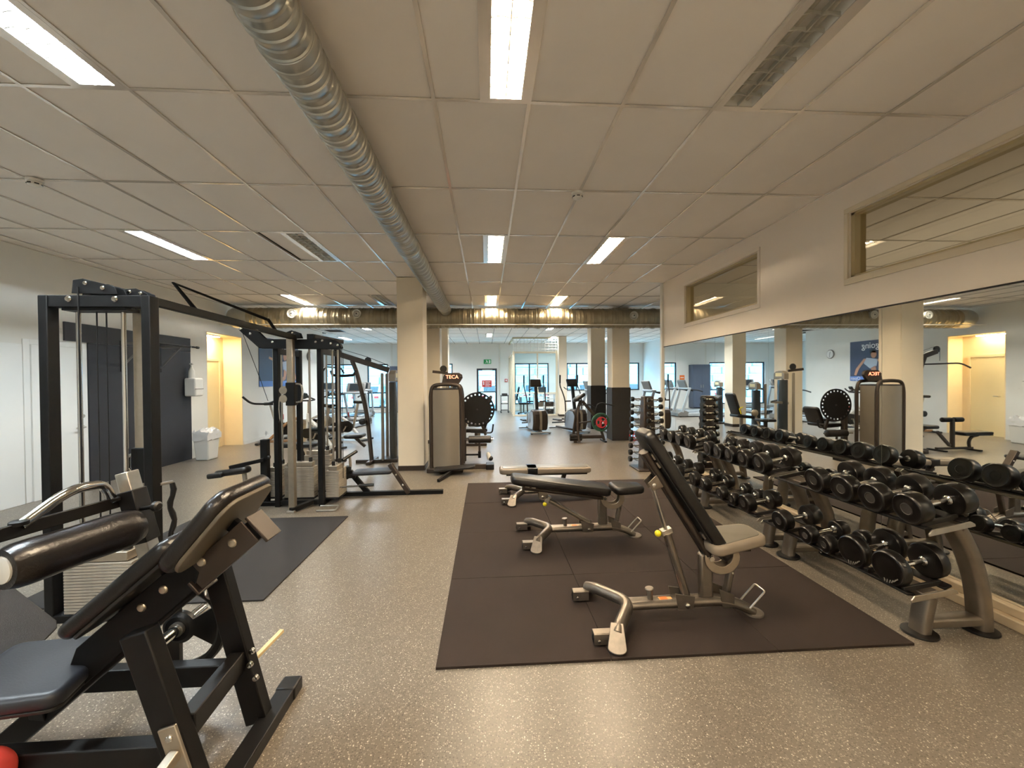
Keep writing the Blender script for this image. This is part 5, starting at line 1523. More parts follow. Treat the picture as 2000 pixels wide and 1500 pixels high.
MB().bar((-0.9, 9.72, 0.9), (-0.35, 9.55, 0.95), 0.06, 0.06).build('press_arm', 'nickel', t, bevel=0.01)
MB().tube([(-0.35, 9.55, 0.95), (-0.30, 9.45, 0.97), (-0.30, 9.30, 1.0)], 0.018, 10, fil=0.04).build('hand_grip', 'rubber', t)
MB().pad((-0.25, 9.62, 0.50), 0.36, 0.36, 0.07, None, 0.06, 0.03).build('seat', 'vinyl_black', t)
MB().bar((-0.25, 9.62, 0.47), (-0.25, 9.62, 0.03), 0.07, 0.07).build('seat_post', 'brown_metal', t, bevel=0.01)
MB().bar((-0.75, 9.62, 0.03), (0.0, 9.62, 0.03), 0.07, 0.06).build('base_rail', 'brown_metal', t, bevel=0.01)
t = thing('arm_curl_machine', 'selector machine with a pale label beyond the third cream column', 'machine', (-1.3, 13.4, 0))
selector_tower(t, -1.35, 13.4, 1.45, 1)
MB().pad((-0.95, 13.3, 0.50), 0.36, 0.36, 0.07, None, 0.06, 0.03).build('seat', 'vinyl_black', t)
MB().bar((-0.95, 13.3, 0.47), (-0.95, 13.3, 0.03), 0.07, 0.07).build('seat_post', 'brown_metal', t, bevel=0.01)
MB().bar((-1.3, 13.3, 0.03), (-0.8, 13.3, 0.03), 0.07, 0.06).build('base_rail', 'brown_metal', t, bevel=0.01)
MB().pad((-1.12, 13.3, 0.86), 0.30, 0.44, 0.07, rotY(0.6), 0.06, 0.03).build('arm_pad', 'vinyl_black', t)
MB().bar((-1.10, 13.3, 0.82), (-1.0, 13.3, 0.06), 0.06, 0.06).build('arm_pad_post', 'grey_shroud', t, bevel=0.01)

# sit-up bench
t = thing('sit_up_bench', 'small black sit-up bench with foam foot rollers by the wall niche', 'bench', (-3.3, 7.9, 0))
MB().bar((-3.78, 7.9, 0.33), (-3.18, 7.9, 0.33), 0.30, 0.02).build('pad_board', 'dark_plastic', t)
MB().pad((-3.48, 7.9, 0.365), 0.68, 0.30, 0.055, None, 0.05, 0.025).build('pad', 'vinyl_black', t)
MB().tube([(-3.62, 7.9, 0.31), (-3.48, 7.9, 0.28), (-3.42, 7.9, 0.18), (-3.44, 7.9, 0.05)], 0.03, 10, fil=0.1).build('front_leg', 'brown_metal', t)
MB().bar((-3.50, 7.9, 0.05), (-2.70, 7.9, 0.05), 0.06, 0.05).build('base_rail', 'brown_metal', t, bevel=0.008)
MB().bar((-3.48, 7.72, 0.018), (-3.48, 8.08, 0.018), 0.06, 0.036).build('foot', 'rubber', t, bevel=0.006)
MB().bar((-2.72, 7.72, 0.018), (-2.72, 8.08, 0.018), 0.06, 0.036).build('foot', 'rubber', t, bevel=0.006)
MB().bar((-3.06, 7.9, 0.06), (-3.06, 7.9, 0.66), 0.06, 0.06).build('post', 'brown_metal', t, bevel=0.008)
MB().bar((-2.72, 7.9, 0.40), (-3.0, 7.9, 0.10), 0.05, 0.05).build('brace', 'brown_metal', t, bevel=0.006)
MB().cyl((-3.28, 7.9, 0.64), (-2.80, 7.9, 0.64), 0.013).build('roller_axle', 'chrome', t)
for x in (-3.28, -3.02):
    MB().lathe((x, 7.9, 0.64), (1, 0, 0), [(0.035, 0), (0.05, 0.01), (0.05, 0.19), (0.035, 0.2)], 18).build('foam_roller', 'rubber', t)

# ================================================================== things on the boarded wall
t = thing('pull_up_bar', 'wall mounted pull-up bar on the black board', 'pull-up bar', (XL + 0.2, 7.4, 2.1))
xw = XL + 0.024
for y in (7.06, 7.84):
    MB().b2((xw, y - 0.03, 1.72), (xw + 0.008, y + 0.03, 2.22)).build('wall_plate', 'black_metal', t, bevel=0.002)
    MB().bar((xw + 0.004, y, 2.185), (xw + 0.55, y, 2.185), 0.035, 0.035).build('arm', 'grey_plastic', t, bevel=0.004)
    MB().bar((xw + 0.006, y, 1.80), (xw + 0.36, y, 2.17), 0.025, 0.025).build('strut', 'grey_plastic', t, bevel=0.004)
MB().cyl((xw + 0.53, 6.72, 2.185), (xw + 0.53, 8.05, 2.185), 0.016).build('bar', 'black_metal', t)
for y in (6.72, 8.0):
    MB().lathe((xw + 0.53, y, 2.185), (0, 1, 0), [(0.022, 0), (0.024, 0.01), (0.024, 0.05), (0.022, 0.055)], 14).build('end_grip', 'rubber', t)
t = thing('towel_dispenser', 'white paper towel dispenser with a spray bottle above, on the black board', 'dispenser', (XL + 0.12, 8.55, 1.25))
MB().b2((XL + 0.024, 8.42, 1.26), (XL + 0.24, 8.66, 1.62)).build('case', 'white_plastic', t, bevel=0.03, seg=3)
MB().b2((XL + 0.225, 8.43, 1.40), (XL + 0.245, 8.65, 1.41)).build('case_slot', 'grey_plastic', t)
MB().lathe((XL + 0.12, 8.50, 1.62), (0, 0, 1), [(0.055, 0), (0.055, 0.14), (0.02, 0.22), (0.018, 0.25)], 16).build('bottle', 'white_plastic', t)
MB().bar((XL + 0.09, 8.50, 1.90), (XL + 0.17, 8.47, 1.895), 0.03, 0.03).build('spray_head', 'white_plastic', t, bevel=0.006)
t = thing('waste_bin', 'white plastic waste bin with a crumpled bag in the wall niche corner', 'bin', (-5.58, 8.55, 0))
def taper(c, a, bb, h, th=0.0):
    x, y, z = c
    return [(x - a[0], y - a[1], z), (x + a[0], y - a[1], z), (x + a[0], y + a[1], z), (x - a[0], y + a[1], z), (x - bb[0], y - bb[1], z + h), (x + bb[0], y - bb[1], z + h), (x + bb[0], y + bb[1], z + h), (x - bb[0], y + bb[1], z + h)]
BXF = [(0, 3, 2, 1), (4, 5, 6, 7), (0, 1, 5, 4), (1, 2, 6, 5), (2, 3, 7, 6), (3, 0, 4, 7)]
MB().add(taper((-5.58, 8.55, 0), (0.12, 0.145), (0.15, 0.185), 0.52), BXF).build('body', 'white_plastic', t, bevel=0.02)
random.seed(5)
rings = []
for j, (s, z) in enumerate(((1.02, 0.40), (1.05, 0.50), (1.06, 0.54), (0.98, 0.58), (0.80, 0.55), (0.45, 0.60), (0.1, 0.57))):
    rr = []
    for i in range(24):
        a = 2 * PI * i / 24
        q = max(abs(math.cos(a)), abs(math.sin(a)))
        w = random.uniform(-0.012, 0.012) * (2.2 if j > 2 else 1)
        rr.append(Vector((-5.58 + math.cos(a) / q * 0.148 * s + w, 8.55 + math.sin(a) / q * 0.183 * s + w, z + w * 1.5)))
    rings.append(rr)
MB().loft(rings).build('bin_bag', 'bag_plastic', t)
# ================================================================== cardio machines
def treadmill():
    t = thing('treadmill', '', 'treadmill', (0, 0, 0), 'treadmills of the far room')
    MB().b2((-0.95, -0.40, 0.03), (0.60, -0.26, 0.17)).build('side_rail', 'treadmill_silver', t, bevel=0.02)
    MB().b2((-0.95, 0.26, 0.03), (0.60, 0.40, 0.17)).build('side_rail', 'treadmill_silver', t, bevel=0.02)
    MB().b2((-0.93, -0.258, 0.06), (0.60, 0.258, 0.15)).build('running_belt', 'rubber', t, bevel=0.01)
    MB().prism([(0.55, -0.40, 0.02), (0.98, -0.40, 0.02), (0.98, -0.40, 0.16), (0.72, -0.40, 0.28), (0.55, -0.40, 0.20)], (0, 0.80, 0)).build('motor_cover', 'grey_plastic', t, bevel=0.02)
    for s in (-1, 1):
        MB().bar((0.80, s * 0.37, 0.18), (0.52, s * 0.39, 1.12), 0.06, 0.10, (1, 0, 0)).build('upright', 'treadmill_silver', t, bevel=0.015)
        MB().tube([(0.56, s * 0.38, 1.08), (0.20, s * 0.39, 1.06), (-0.02, s * 0.39, 1.00)], 0.024, 10, fil=0.06).build('handrail', 'dark_plastic', t)
        MB().cyl((-0.90, s * 0.33, 0.0), (-0.90, s * 0.33, 0.05), 0.035).build('foot', 'rubber', t)
        MB().cyl((0.85, s * 0.33, 0.0), (0.85, s * 0.33, 0.03), 0.035).build('foot', 'rubber', t)
    MB().b2((0.44, -0.42, 1.08), (0.62, 0.42, 1.16)).build('console_tray', 'treadmill_silver', t, bevel=0.03)
    MB().box((0.62, 0, 1.30), (0.07, 0.66, 0.34), rotY(0.35)).build('console', 'grey_plastic', t, bevel=0.03)
    o = MB().box((0.583, 0, 1.315), (0.01, 0.44, 0.24), rotY(0.35)).build('display', 'screen_dark', t)
    MB().lathe((0.56, 0, 1.165), (0, 0, 1), [(0.03, 0), (0.03, 0.015)], 12).build('stop_button', 'red', t)
    return t
base = treadmill()
TM = [((-6.75, 17.4), 90, 'grey treadmill facing the far window in the corner'), ((-5.3, 17.4), 90, 'grey treadmill facing the far window, second from the corner'),
      ((-1.95, 16.1), 0, 'grey treadmill behind the perforated disc machine, nearer of two'), ((-1.95, 17.3), 0, 'grey treadmill behind the perforated disc machine, farther of two'),
      ((6.15, 13.9), 180, 'grey treadmill seen past the wrapped column and dumbbell tower'), ((4.35, 15.1), 180, 'grey treadmill half hidden behind the farther wrapped column'),
      ((-4.6, 13.9), 80, 'grey treadmill past the exercise bikes')]
for i, ((x, y), a, lab) in enumerate(TM):
    o = base if i == 0 else copy_tree(base)
    o.location = (x, y, 0)
    o.rotation_euler = (0, 0, math.radians(a))
    o['label'] = lab

def bike(frame, label):
    t = thing('exercise_bike', label, 'exercise bike', (0, 0, 0), 'exercise bikes by the pale wall')
    MB().bar((-0.50, -0.26, 0.035), (-0.50, 0.26, 0.035), 0.07, 0.05).build('rear_foot', 'dark_plastic', t, bevel=0.012)
    MB().bar((0.55, -0.26, 0.035), (0.55, 0.26, 0.035), 0.07, 0.05).build('front_foot', 'dark_plastic', t, bevel=0.012)
    MB().bar((-0.50, 0, 0.06), (0.55, 0, 0.06), 0.06, 0.06).build('base_rail', frame, t, bevel=0.012)
    MB().bar((-0.32, 0, 0.08), (0.10, 0, 0.50), 0.06, 0.09, (0, 1, 0)).build('frame_tube', frame, t, bevel=0.015)
    MB().bar((0.10, 0, 0.50), (0.42, 0, 0.66), 0.06, 0.09, (0, 1, 0)).build('frame_tube', frame, t, bevel=0.015)
    MB().bar((0.45, 0, 0.05), (0.40, 0, 0.80), 0.06, 0.09, (0, 1, 0)).build('fork', frame, t, bevel=0.015)
    MB().bar((-0.10, 0, 0.30), (-0.26, 0, 0.95), 0.045, 0.06, (0, 1, 0)).build('seat_post', 'steel', t, bevel=0.008)
    MB().pad((-0.27, 0, 0.99), 0.28, 0.20, 0.07, None, 0.06, 0.03, w2=0.07).build('saddle', 'rubber', t)
    MB().bar((0.40, 0, 0.78), (0.38, 0, 1.08), 0.045, 0.06, (0, 1, 0)).build('bar_post', 'steel', t, bevel=0.008)
    MB().tube([(0.62, -0.10, 1.18), (0.46, -0.24, 1.10), (0.38, 0.0, 1.09), (0.46, 0.24, 1.10), (0.62, 0.10, 1.18)], 0.018, 10, fil=0.08).build('handlebar', 'rubber', t)
    MB().lathe((0.45, -0.025, 0.34), (0, 1, 0), [(0.05, 0), (0.05, 0.01), (0.20, 0.012), (0.24, 0.0), (0.24, 0.05), (0.20, 0.038), (0.05, 0.04), (0.05, 0.05)], 36).build('flywheel', 'steel', t)
    pts = []
    for k in range(17):
        a = PI / 2 + PI * k / 16
        pts.append((0.02 + 0.15 * math.cos(a), 0.36 + 0.15 * math.sin(a)))
    for k in range(17):
        a = -PI / 2 + PI * k / 16
        pts.append((0.44 + 0.11 * math.cos(a), 0.34 + 0.11 * math.sin(a)))
    MB().prism([(x, 0.03, z) for x, z in pts], (0, 0.05, 0)).build('chain_guard', 'black_satin', t, bevel=0.01)
    MB().cyl((0.02, -0.14, 0.36), (0.02, 0.14, 0.36), 0.016).build('crank_axle', 'steel', t)
    for s in (-1, 1):
        MB().bar((0.02, s * 0.12, 0.36), (0.02 + s * 0.10, s * 0.12, 0.36 - s * 0.13), 0.02, 0.03).build('crank', 'steel', t, bevel=0.004)
        MB().box((0.02 + s * 0.10, s * 0.18, 0.36 - s * 0.13), (0.10, 0.09, 0.03)).build('pedal', 'dark_plastic', t, bevel=0.006)
    MB().box((0.52, 0, 1.20), (0.05, 0.13, 0.10), rotY(0.5)).build('monitor', 'screen_dark', t, bevel=0.01)
    MB().tube([(0.0, 0.05, 0.72), (0.02, 0.0, 0.60)], 0.014, 8).build('resistance_knob', 'red', t)
    return t
b1_ = bike('copper', 'bronze framed exercise bike closest to the niche wall')
b1_.location, b1_.rotation_euler = (-5.05, 10.5, 0), (0, 0, math.radians(8))
b2_ = bike('bike_white', 'white framed exercise bike behind the multi-station tower')
b2_.location, b2_.rotation_euler = (-3.75, 9.55, 0), (0, 0, math.radians(150))
b3_ = copy_tree(b2_, (-3.55, 10.9, 0), math.radians(160), 'white framed exercise bike farther from the multi-station tower')
b4_ = copy_tree(b2_, (-4.9, 11.6, 0), math.radians(10), 'white framed exercise bike below the wall poster')

def elliptical():
    t = thing('elliptical_trainer', '', 'elliptical', (0, 0, 0), 'elliptical trainers in the middle of the far room')
    MB().bar((0.62, -0.30, 0.04), (0.62, 0.30, 0.04), 0.08, 0.05).build('front_foot', 'treadmill_silver', t, bevel=0.015)
    MB().bar((-0.75, -0.28, 0.04), (-0.75, 0.28, 0.04), 0.08, 0.05).build('rear_foot', 'treadmill_silver', t, bevel=0.015)
    MB().bar((0.62, 0, 0.06), (-0.75, 0, 0.06), 0.10, 0.06).build('base_rail', 'brown_metal', t, bevel=0.015)
    for s in (-1, 1):
        MB().cyl((0.62, s * 0.26, 0.0), (0.62, s * 0.26, 0.03), 0.03).build('leveller', 'rubber', t)
    hp = []
    for x, z in ((0.58, 0.09), (0.66, 0.30), (0.65, 0.55), (0.56, 0.66), (0.36, 0.68), (0.16, 0.60), (0.05, 0.40), (0.05, 0.18), (0.12, 0.09)):
        hp.append((x, z))
    MB().prism([(x, -0.21, z) for x, z in hp], (0, 0.42, 0)).build('drive_housing', 'brown_metal', t, bevel=0.045, seg=3)
    for s in (-1, 1):
        MB().prism([(x * 0.86 + 0.05, s * 0.212, z * 0.86 + 0.05) for x, z in hp], (0, s * 0.012, 0)).build('housing_side', 'blue_gloss', t, bevel=0.01)
    MB().prism([(0.668, -0.035, 0.12), (0.672, -0.035, 0.32), (0.66, -0.035, 0.56), (0.60, -0.035, 0.66), (0.60, -0.035, 0.12)], (0, 0.07, 0)).build('front_strip', 'grey_shroud', t, bevel=0.006)
    MB().bar((0.30, 0, 0.60), (0.16, 0, 1.36), 0.07, 0.09, (0, 1, 0)).build('mast', 'dark_plastic', t, bevel=0.02)
    MB().box((0.15, 0, 1.43), (0.08, 0.34, 0.24), rotY(-0.45)).build('console', 'dark_plastic', t, bevel=0.03)
    MB().box((0.192, 0, 1.415), (0.012, 0.24, 0.05), rotY(-0.45)).build('console_stripe', 'orange_label', t)
    MB().box((0.105, 0, 1.45), (0.01, 0.24, 0.15), rotY(-0.45)).build('display', 'screen_dark', t)
    for s in (-1, 1):
        MB().tube([(0.24, s * 0.27, 0.60), (0.22, s * 0.28, 0.95), (0.10, s * 0.30, 1.18), (-0.04, s * 0.30, 1.35), (-0.02, s * 0.30, 1.62)], 0.018, 10, fil=0.12).build('swing_handle', 'brown_metal', t)
        MB().cyl((-0.03, s * 0.30, 1.42), (-0.02, s * 0.30, 1.66), 0.023, n=12).build('handle_grip', 'rubber', t)
        MB().cyl((0.24, s * 0.10, 0.90), (0.24, s * 0.29, 0.90), 0.02, n=10).build('handle_axle', 'brown_metal', t)
        MB().tube([(0.12, s * 0.09, 1.26), (0.02, s * 0.13, 1.24), (-0.06, s * 0.15, 1.30)], 0.012, 8, fil=0.04).build('fixed_grip', 'rubber', t)
        MB().bar((0.24, s * 0.27, 0.58), (0.18, s * 0.27, 0.30), 0.03, 0.04).build('lower_link', 'steel', t, bevel=0.006)
        MB().bar((0.18, s * 0.27, 0.30), (-0.72, s * 0.17, 0.24 + s * 0.05), 0.04, 0.05).build('pedal_arm', 'brown_metal', t, bevel=0.008)
        MB().pad((-0.30, s * 0.24, 0.34 + s * 0.02), 0.40, 0.15, 0.04, None, 0.05, 0.015).build('pedal', 'rubber', t)
    return t
e1 = elliptical()
e1.location, e1.rotation_euler = (1.40, 12.05, 0), (0, 0, math.radians(-80))
e1['label'] = 'elliptical trainer standing alone in front of the glass booth'
copy_tree(e1, (2.45, 12.05, 0), math.radians(-70), 'elliptical trainer half behind the row machine with the coloured plates')

# chest supported row with coloured plates
t = thing('row_machine', 'chest-supported row machine loaded with a green and a red plate', 'machine', (2.6, 9.95, 0))
MB().tube([(2.22, 9.75, 0.02), (2.19, 9.80, 0.30), (2.22, 9.90, 0.75), (2.30, 9.95, 1.00)], 0.032, 12, fil=0.2).build('front_leg', 'brown_metal', t)
MB().tube([(2.16, 10.15, 0.02), (2.16, 10.10, 0.30), (2.22, 10.02, 0.75), (2.30, 9.98, 1.00)], 0.032, 12, fil=0.2).build('front_leg', 'brown_metal', t)
MB().pad((2.27, 9.97, 1.09), 0.34, 0.30, 0.09, rotY(-0.55), 0.08, 0.04, w2=0.20).build('chest_pad', 'vinyl_black', t)
MB().bar((2.22, 9.93, 0.12), (2.85, 9.93, 0.12), 0.07, 0.08).build('base_rail', 'brown_metal', t, bevel=0.012)
MB().bar((2.22, 9.90, 0.46), (2.70, 9.92, 0.52), 0.035, 0.035).build('middle_rail', 'brown_metal', t, bevel=0.008)
MB().bar((2.34, 9.95, 1.00), (2.80, 9.95, 0.46), 0.05, 0.07).build('lever_arm', 'brown_metal', t, bevel=0.01)
MB().bar((2.74, 9.95, 0.50), (2.88, 9.92, 0.02), 0.06, 0.07, (0, 1, 0)).build('rear_leg', 'brown_metal', t, bevel=0.012)
MB().bar((2.86, 9.72, 0.02), (2.86, 10.15, 0.02), 0.06, 0.04).build('rear_foot', 'rubber', t, bevel=0.008)
MB().cyl((2.76, 9.95, 0.49), (2.76, 9.62, 0.49), 0.024).build('loading_peg', 'chrome', t)
MB().tube([(2.66, 9.90, 0.72), (2.70, 9.88, 0.92), (2.80, 9.88, 0.95), (3.02, 9.84, 0.90), (3.10, 9.82, 0.88)], 0.016, 10, fil=0.06).build('hand_grip', 'rubber', t)
MB().tube([(2.22, 9.88, 0.90), (2.50, 9.80, 0.92), (2.62, 9.82, 0.84)], 0.014, 8, fil=0.06).build('arm_stay', 'rubber', t)
for k in range(2):
    MB().lathe((2.0 + 0.0 * k, 9.82, 0.16 - 0.07 * k), (1, 0, 0), [(0.035, 0), (0.05, 0.01), (0.05, 0.28), (0.035, 0.3)], 16).build('foot_roller', 'rubber', t)
MB().b2((2.10, 9.78, 0.0), (2.18, 9.86, 0.2)).build('roller_stay', 'brown_metal', t, bevel=0.006)
wpg = thing('weight_plate', 'dark green weight plate on the row machine', 'weight plate', (2.76, 9.80, 0.27))
plate_grip((2.76, 9.80, 0.49), 0.225, 0.05, 'green_plate', wpg)
wpr = thing('weight_plate', 'smaller red weight plate on the row machine', 'weight plate', (2.76, 9.72, 0.36))
plate_grip((2.76, 9.735, 0.49), 0.135, 0.04, 'red_plate', wpr)
wpl = thing('weight_plate', 'small red weight plate standing on the floor by the nearer wrapped column', 'weight plate', (3.63, 9.90, 0))
plate_grip((3.63, 9.92, 0.125), 0.125, 0.035, 'red_plate', wpl)
# tall black machine back beside the wrapped column
t = thing('cable_column_machine', 'tall black rounded machine back just behind the nearer wrapped column', 'machine', (3.62, 11.3, 0))
pts = [(-0.22, 0.0), (0.22, 0.0), (0.22, 1.50), (0.17, 1.68), (0.06, 1.76), (-0.06, 1.76), (-0.17, 1.68), (-0.22, 1.50)]
MB().prism([(3.66 + x, 11.2, z) for x, z in pts], (0, 0.30, 0)).build('back_cover', 'black_satin', t, bevel=0.03)
MB().b2((3.36, 11.1, 0), (3.96, 11.7, 0.06)).build('base', 'brown_metal', t, bevel=0.01)

# ================================================================== far room fittings
# glass booth
t = thing('glass_booth', 'cream framed glass booth with a white wire mesh above its front', 'booth', (2.1, 17.2, 0))
YF, ZR = 17.14, 2.66
for x in (1.10, 2.92):
    MB().b2((x, YF, 0), (x + 0.09, YF + 0.09, 2.72)).build('frame_post', 'cream_trim', t, bevel=0.006)
MB().b2((2.12, YF + 0.02, 0.95), (2.18, YF + 0.07, 2.62)).build('frame_mullion', 'cream_trim', t, bevel=0.004)
MB().b2((1.19, YF + 0.005, 2.62), (2.92, YF + 0.085, 2.70)).build('head_rail', 'cream_trim', t, bevel=0.006)
MB().b2((1.19, YF + 0.01, 0.0), (2.92, YF + 0.08, 0.06)).build('sill_rail', 'cream_trim', t, bevel=0.006)
MB().b2((1.19, YF + 0.01, 0.93), (2.92, YF + 0.08, 0.98)).build('middle_rail', 'cream_trim', t, bevel=0.006)
MB().b2((1.19, YF + 0.042, 0.98), (2.12, YF + 0.048, 2.62)).build('pane', 'glass', t, flat=True)
MB().b2((2.18, YF + 0.042, 0.98), (2.92, YF + 0.048, 2.62)).build('pane', 'glass', t, flat=True)
MB().b2((1.19, YF + 0.042, 0.06), (2.0, YF + 0.048, 0.93)).build('pane', 'glass', t, flat=True)
for k in range(3):
    y = YF + 0.09 + k * 1.0
    MB().b2((1.11, y + 0.90, 0), (1.18, y + 0.97, 2.66)).build('side_post', 'cream_trim', t, bevel=0.005)
    MB().b2((1.142, y, 0.06), (1.148, y + 0.90, 2.60)).build('side_pane', 'glass', t, flat=True)
MB().b2((1.11, YF + 0.09, 2.60), (1.18, YB - 0.01, 2.66)).build('side_rail', 'cream_trim', t, bevel=0.004)
msh = MB()
for k in range(13):
    x = 1.14 + k * 0.148
    MB().cyl((x, YF + 0.045, 2.70), (x, YF + 0.045, 3.25), 0.011, n=6).build('mesh_wire', 'white_trim', t)
for k in range(5):
    z = 2.80 + k * 0.115
    MB().cyl((1.10, YF + 0.045, z), (2.98, YF + 0.045, z), 0.011, n=6).build('mesh_wire', 'white_trim', t)
MB().b2((1.10, YF + 0.01, 3.24), (2.98, YF + 0.08, 3.294)).build('top_rail', 'cream_dark', t, bevel=0.004)
MB().b2((1.11, YF + 0.09, 3.24), (1.18, YB - 0.01, 3.294)).build('top_rail', 'cream_dark', t, bevel=0.004)
t = thing('cubby_shelf', 'white cubby shelf with dark baskets inside the glass booth', 'shelf', (2.5, 17.5, 0))
x0, x1 = 2.02, 2.90
for z in (0.04, 0.36, 0.68, 0.90):
    MB().b2((x0, 17.26, z - 0.018), (x1, 17.62, z + 0.018)).build('shelf_board', 'white_plastic', t)
for k in range(3):
    x = x0 + k * (x1 - x0) / 2
    MB().b2((x - 0.018, 17.262, 0.0), (x + 0.018, 17.618, 0.918)).build('side_board', 'white_plastic', t)
for i, (cx, cz, m_) in enumerate(((2.24, 0.20, 'dark_plastic'), (2.68, 0.20, 'dark_plastic'), (2.24, 0.51, 'vinyl_back'), (2.68, 0.51, 'brown_metal'))):
    bk = thing('storage_basket', '%s storage basket in the %s %s cubby of the booth shelf' % (('black', 'black', 'olive', 'brown')[i], ('lower', 'lower', 'middle', 'middle')[i], ('first', 'second')[i % 2]), 'basket', (cx, 17.4, cz - 0.14), 'baskets in the cubby shelf')
    MB().add(taper((cx, 17.43, cz - 0.138), (0.15, 0.13), (0.17, 0.15), 0.20), BXF).build('body', m_, bk, bevel=0.012)
    MB().b2((cx - 0.04, 17.265, cz + 0.0), (cx + 0.04, 17.285, cz + 0.03)).build('handle', 'grey_plastic', bk, bevel=0.004)
t = thing('office_desk', 'pale desk with a monitor inside the glass booth', 'desk', (2.2, 18.9, 0))
MB().b2((1.5, 18.5, 0.72), (2.9, 19.2, 0.76)).build('desk_top', 'white_plastic', t, bevel=0.005)
for x in (1.55, 2.82):
    for y in (18.55, 19.12):
        MB().b2((x, y, 0), (x + 0.04, y + 0.04, 0.72)).build('leg', 'steel', t)
mn = thing('computer_monitor', 'dark monitor on the booth desk', 'monitor', (2.5, 18.8, 0.76))
MB().b2((2.25, 18.8, 0.88), (2.75, 18.83, 1.18)).build('screen', 'screen_dark', mn, bevel=0.005)
MB().b2((2.48, 18.81, 0.78), (2.52, 18.85, 0.90)).build('stand', 'dark_plastic', mn)
MB().b2((2.38, 18.74, 0.76), (2.62, 18.92, 0.78)).build('foot', 'dark_plastic', mn)
of = thing('office_chair', 'dark office chair behind the booth glass', 'chair', (1.62, 17.9, 0))
MB().pad((1.62, 17.95, 0.48), 0.46, 0.46, 0.08, None, 0.08, 0.03).build('seat', 'vinyl_black', of)
MB().pad((1.36, 17.95, 0.92), 0.62, 0.44, 0.07, rotY(-1.35), 0.08, 0.03).build('backrest', 'vinyl_black', of)
MB().cyl((1.62, 17.95, 0.08), (1.62, 17.95, 0.45), 0.03).build('gas_lift', 'dark_plastic', of)
MB().bar((1.42, 17.95, 0.46), (1.36, 17.95, 0.72), 0.05, 0.02, (0, 1, 0)).build('back_stay', 'dark_plastic', of)
for k in range(5):
    a = 2 * PI * k / 5
    MB().bar((1.62, 17.95, 0.09), (1.62 + 0.28 * math.cos(a), 17.95 + 0.28 * math.sin(a), 0.06), 0.04, 0.03).build('star_leg', 'dark_plastic', of)
    MB().sphere((1.62 + 0.28 * math.cos(a), 17.95 + 0.28 * math.sin(a), 0.03), 0.03, 10).build('caster', 'rubber', of)
# wire trolley by the exit
t = thing('wire_trolley', 'small black wire trolley with towels beside the exit door', 'trolley', (0.83, 19.0, 0))
for x in (0.66, 1.00):
    for y in (18.8, 19.15):
        MB().cyl((x, y, 0.04), (x, y, 0.82), 0.010, n=8).build('upright', 'black_metal', t)
        MB().sphere((x, y, 0.03), 0.03, 10).build('caster', 'rubber', t)
for z in (0.12, 0.42, 0.78):
    MB().tube([(0.66, 18.8, z), (1.00, 18.8, z), (1.00, 19.15, z), (0.66, 19.15, z)], 0.009, 6, closed=True).build('shelf_rim', 'black_metal', t)
    for k in range(6):
        x = 0.70 + k * 0.052
        MB().cyl((x, 18.8, z), (x, 19.15, z), 0.004, n=5).build('shelf_wire', 'black_metal', t)
for i, (z, m_, s) in enumerate(((0.425, 'bag_plastic', 'white'), (0.785, 'dark_plastic', 'black'))):
    tw_ = MB().pad((0.83, 18.97, z + 0.06), 0.26, 0.26, 0.11, None, 0.04, 0.04).build('folded_towel', m_)
    tag(tw_, '%s folded towel on the wire trolley' % s, 'towel')
# lockers at the far wall
t = thing('metal_locker', 'blue grey double door metal locker against the far wall', 'locker', (-4.1, 19.9, 0))
MB().b2((-4.55, 19.72, 0.06), (-3.66, 20.18, 2.20)).build('body', 'locker', t, bevel=0.006)
MB().b2((-4.50, 19.75, 0.0), (-3.71, 20.15, 0.06)).build('plinth', 'dark_plastic', t)
for x in (-4.54, -4.10):
    o = MB().b2((x, 19.705, 0.09), (x + 0.43, 19.72, 2.18)).build('door', 'locker', t, bevel=0.003)
    MB().b2((x + (0.37 if x < -4.3 else 0.04), 19.685, 1.05), (x + (0.39 if x < -4.3 else 0.06), 19.705, 1.20)).build('handle', 'steel', o, bevel=0.003)
sg = thing('orange_sign', 'small orange notice on the far wall beside the locker', 'sign', (-3.3, 20.18, 1.5))
MB().b2((-3.45, 20.185, 1.45), (-3.20, 20.199, 1.68)).build('plate', 'orange', sg)
MB().b2((-3.41, 20.180, 1.54), (-3.24, 20.185, 1.58)).build('print', 'white_print', sg)

# poster and clock on the pale wall
t = thing('wall_poster', 'navy sports poster with a leaping athlete and the word going', 'poster', (XL, 12.2, 1.4))
xp = XL + 0.001
MB().b2((xp, 11.12, 1.40), (xp + 0.012, 13.36, 2.72)).build('sheet', 'poster_navy', t)
MB().b2((xp + 0.012, 11.12, 1.40), (xp + 0.0135, 13.36, 1.55)).build('floor_print', 'poster_blue', t)
def flat(pts, m_, nm):
    MB().prism([(xp + 0.0135, y, z) for y, z in pts], (0.0015, 0, 0)).build(nm, m_, t, flat=True)
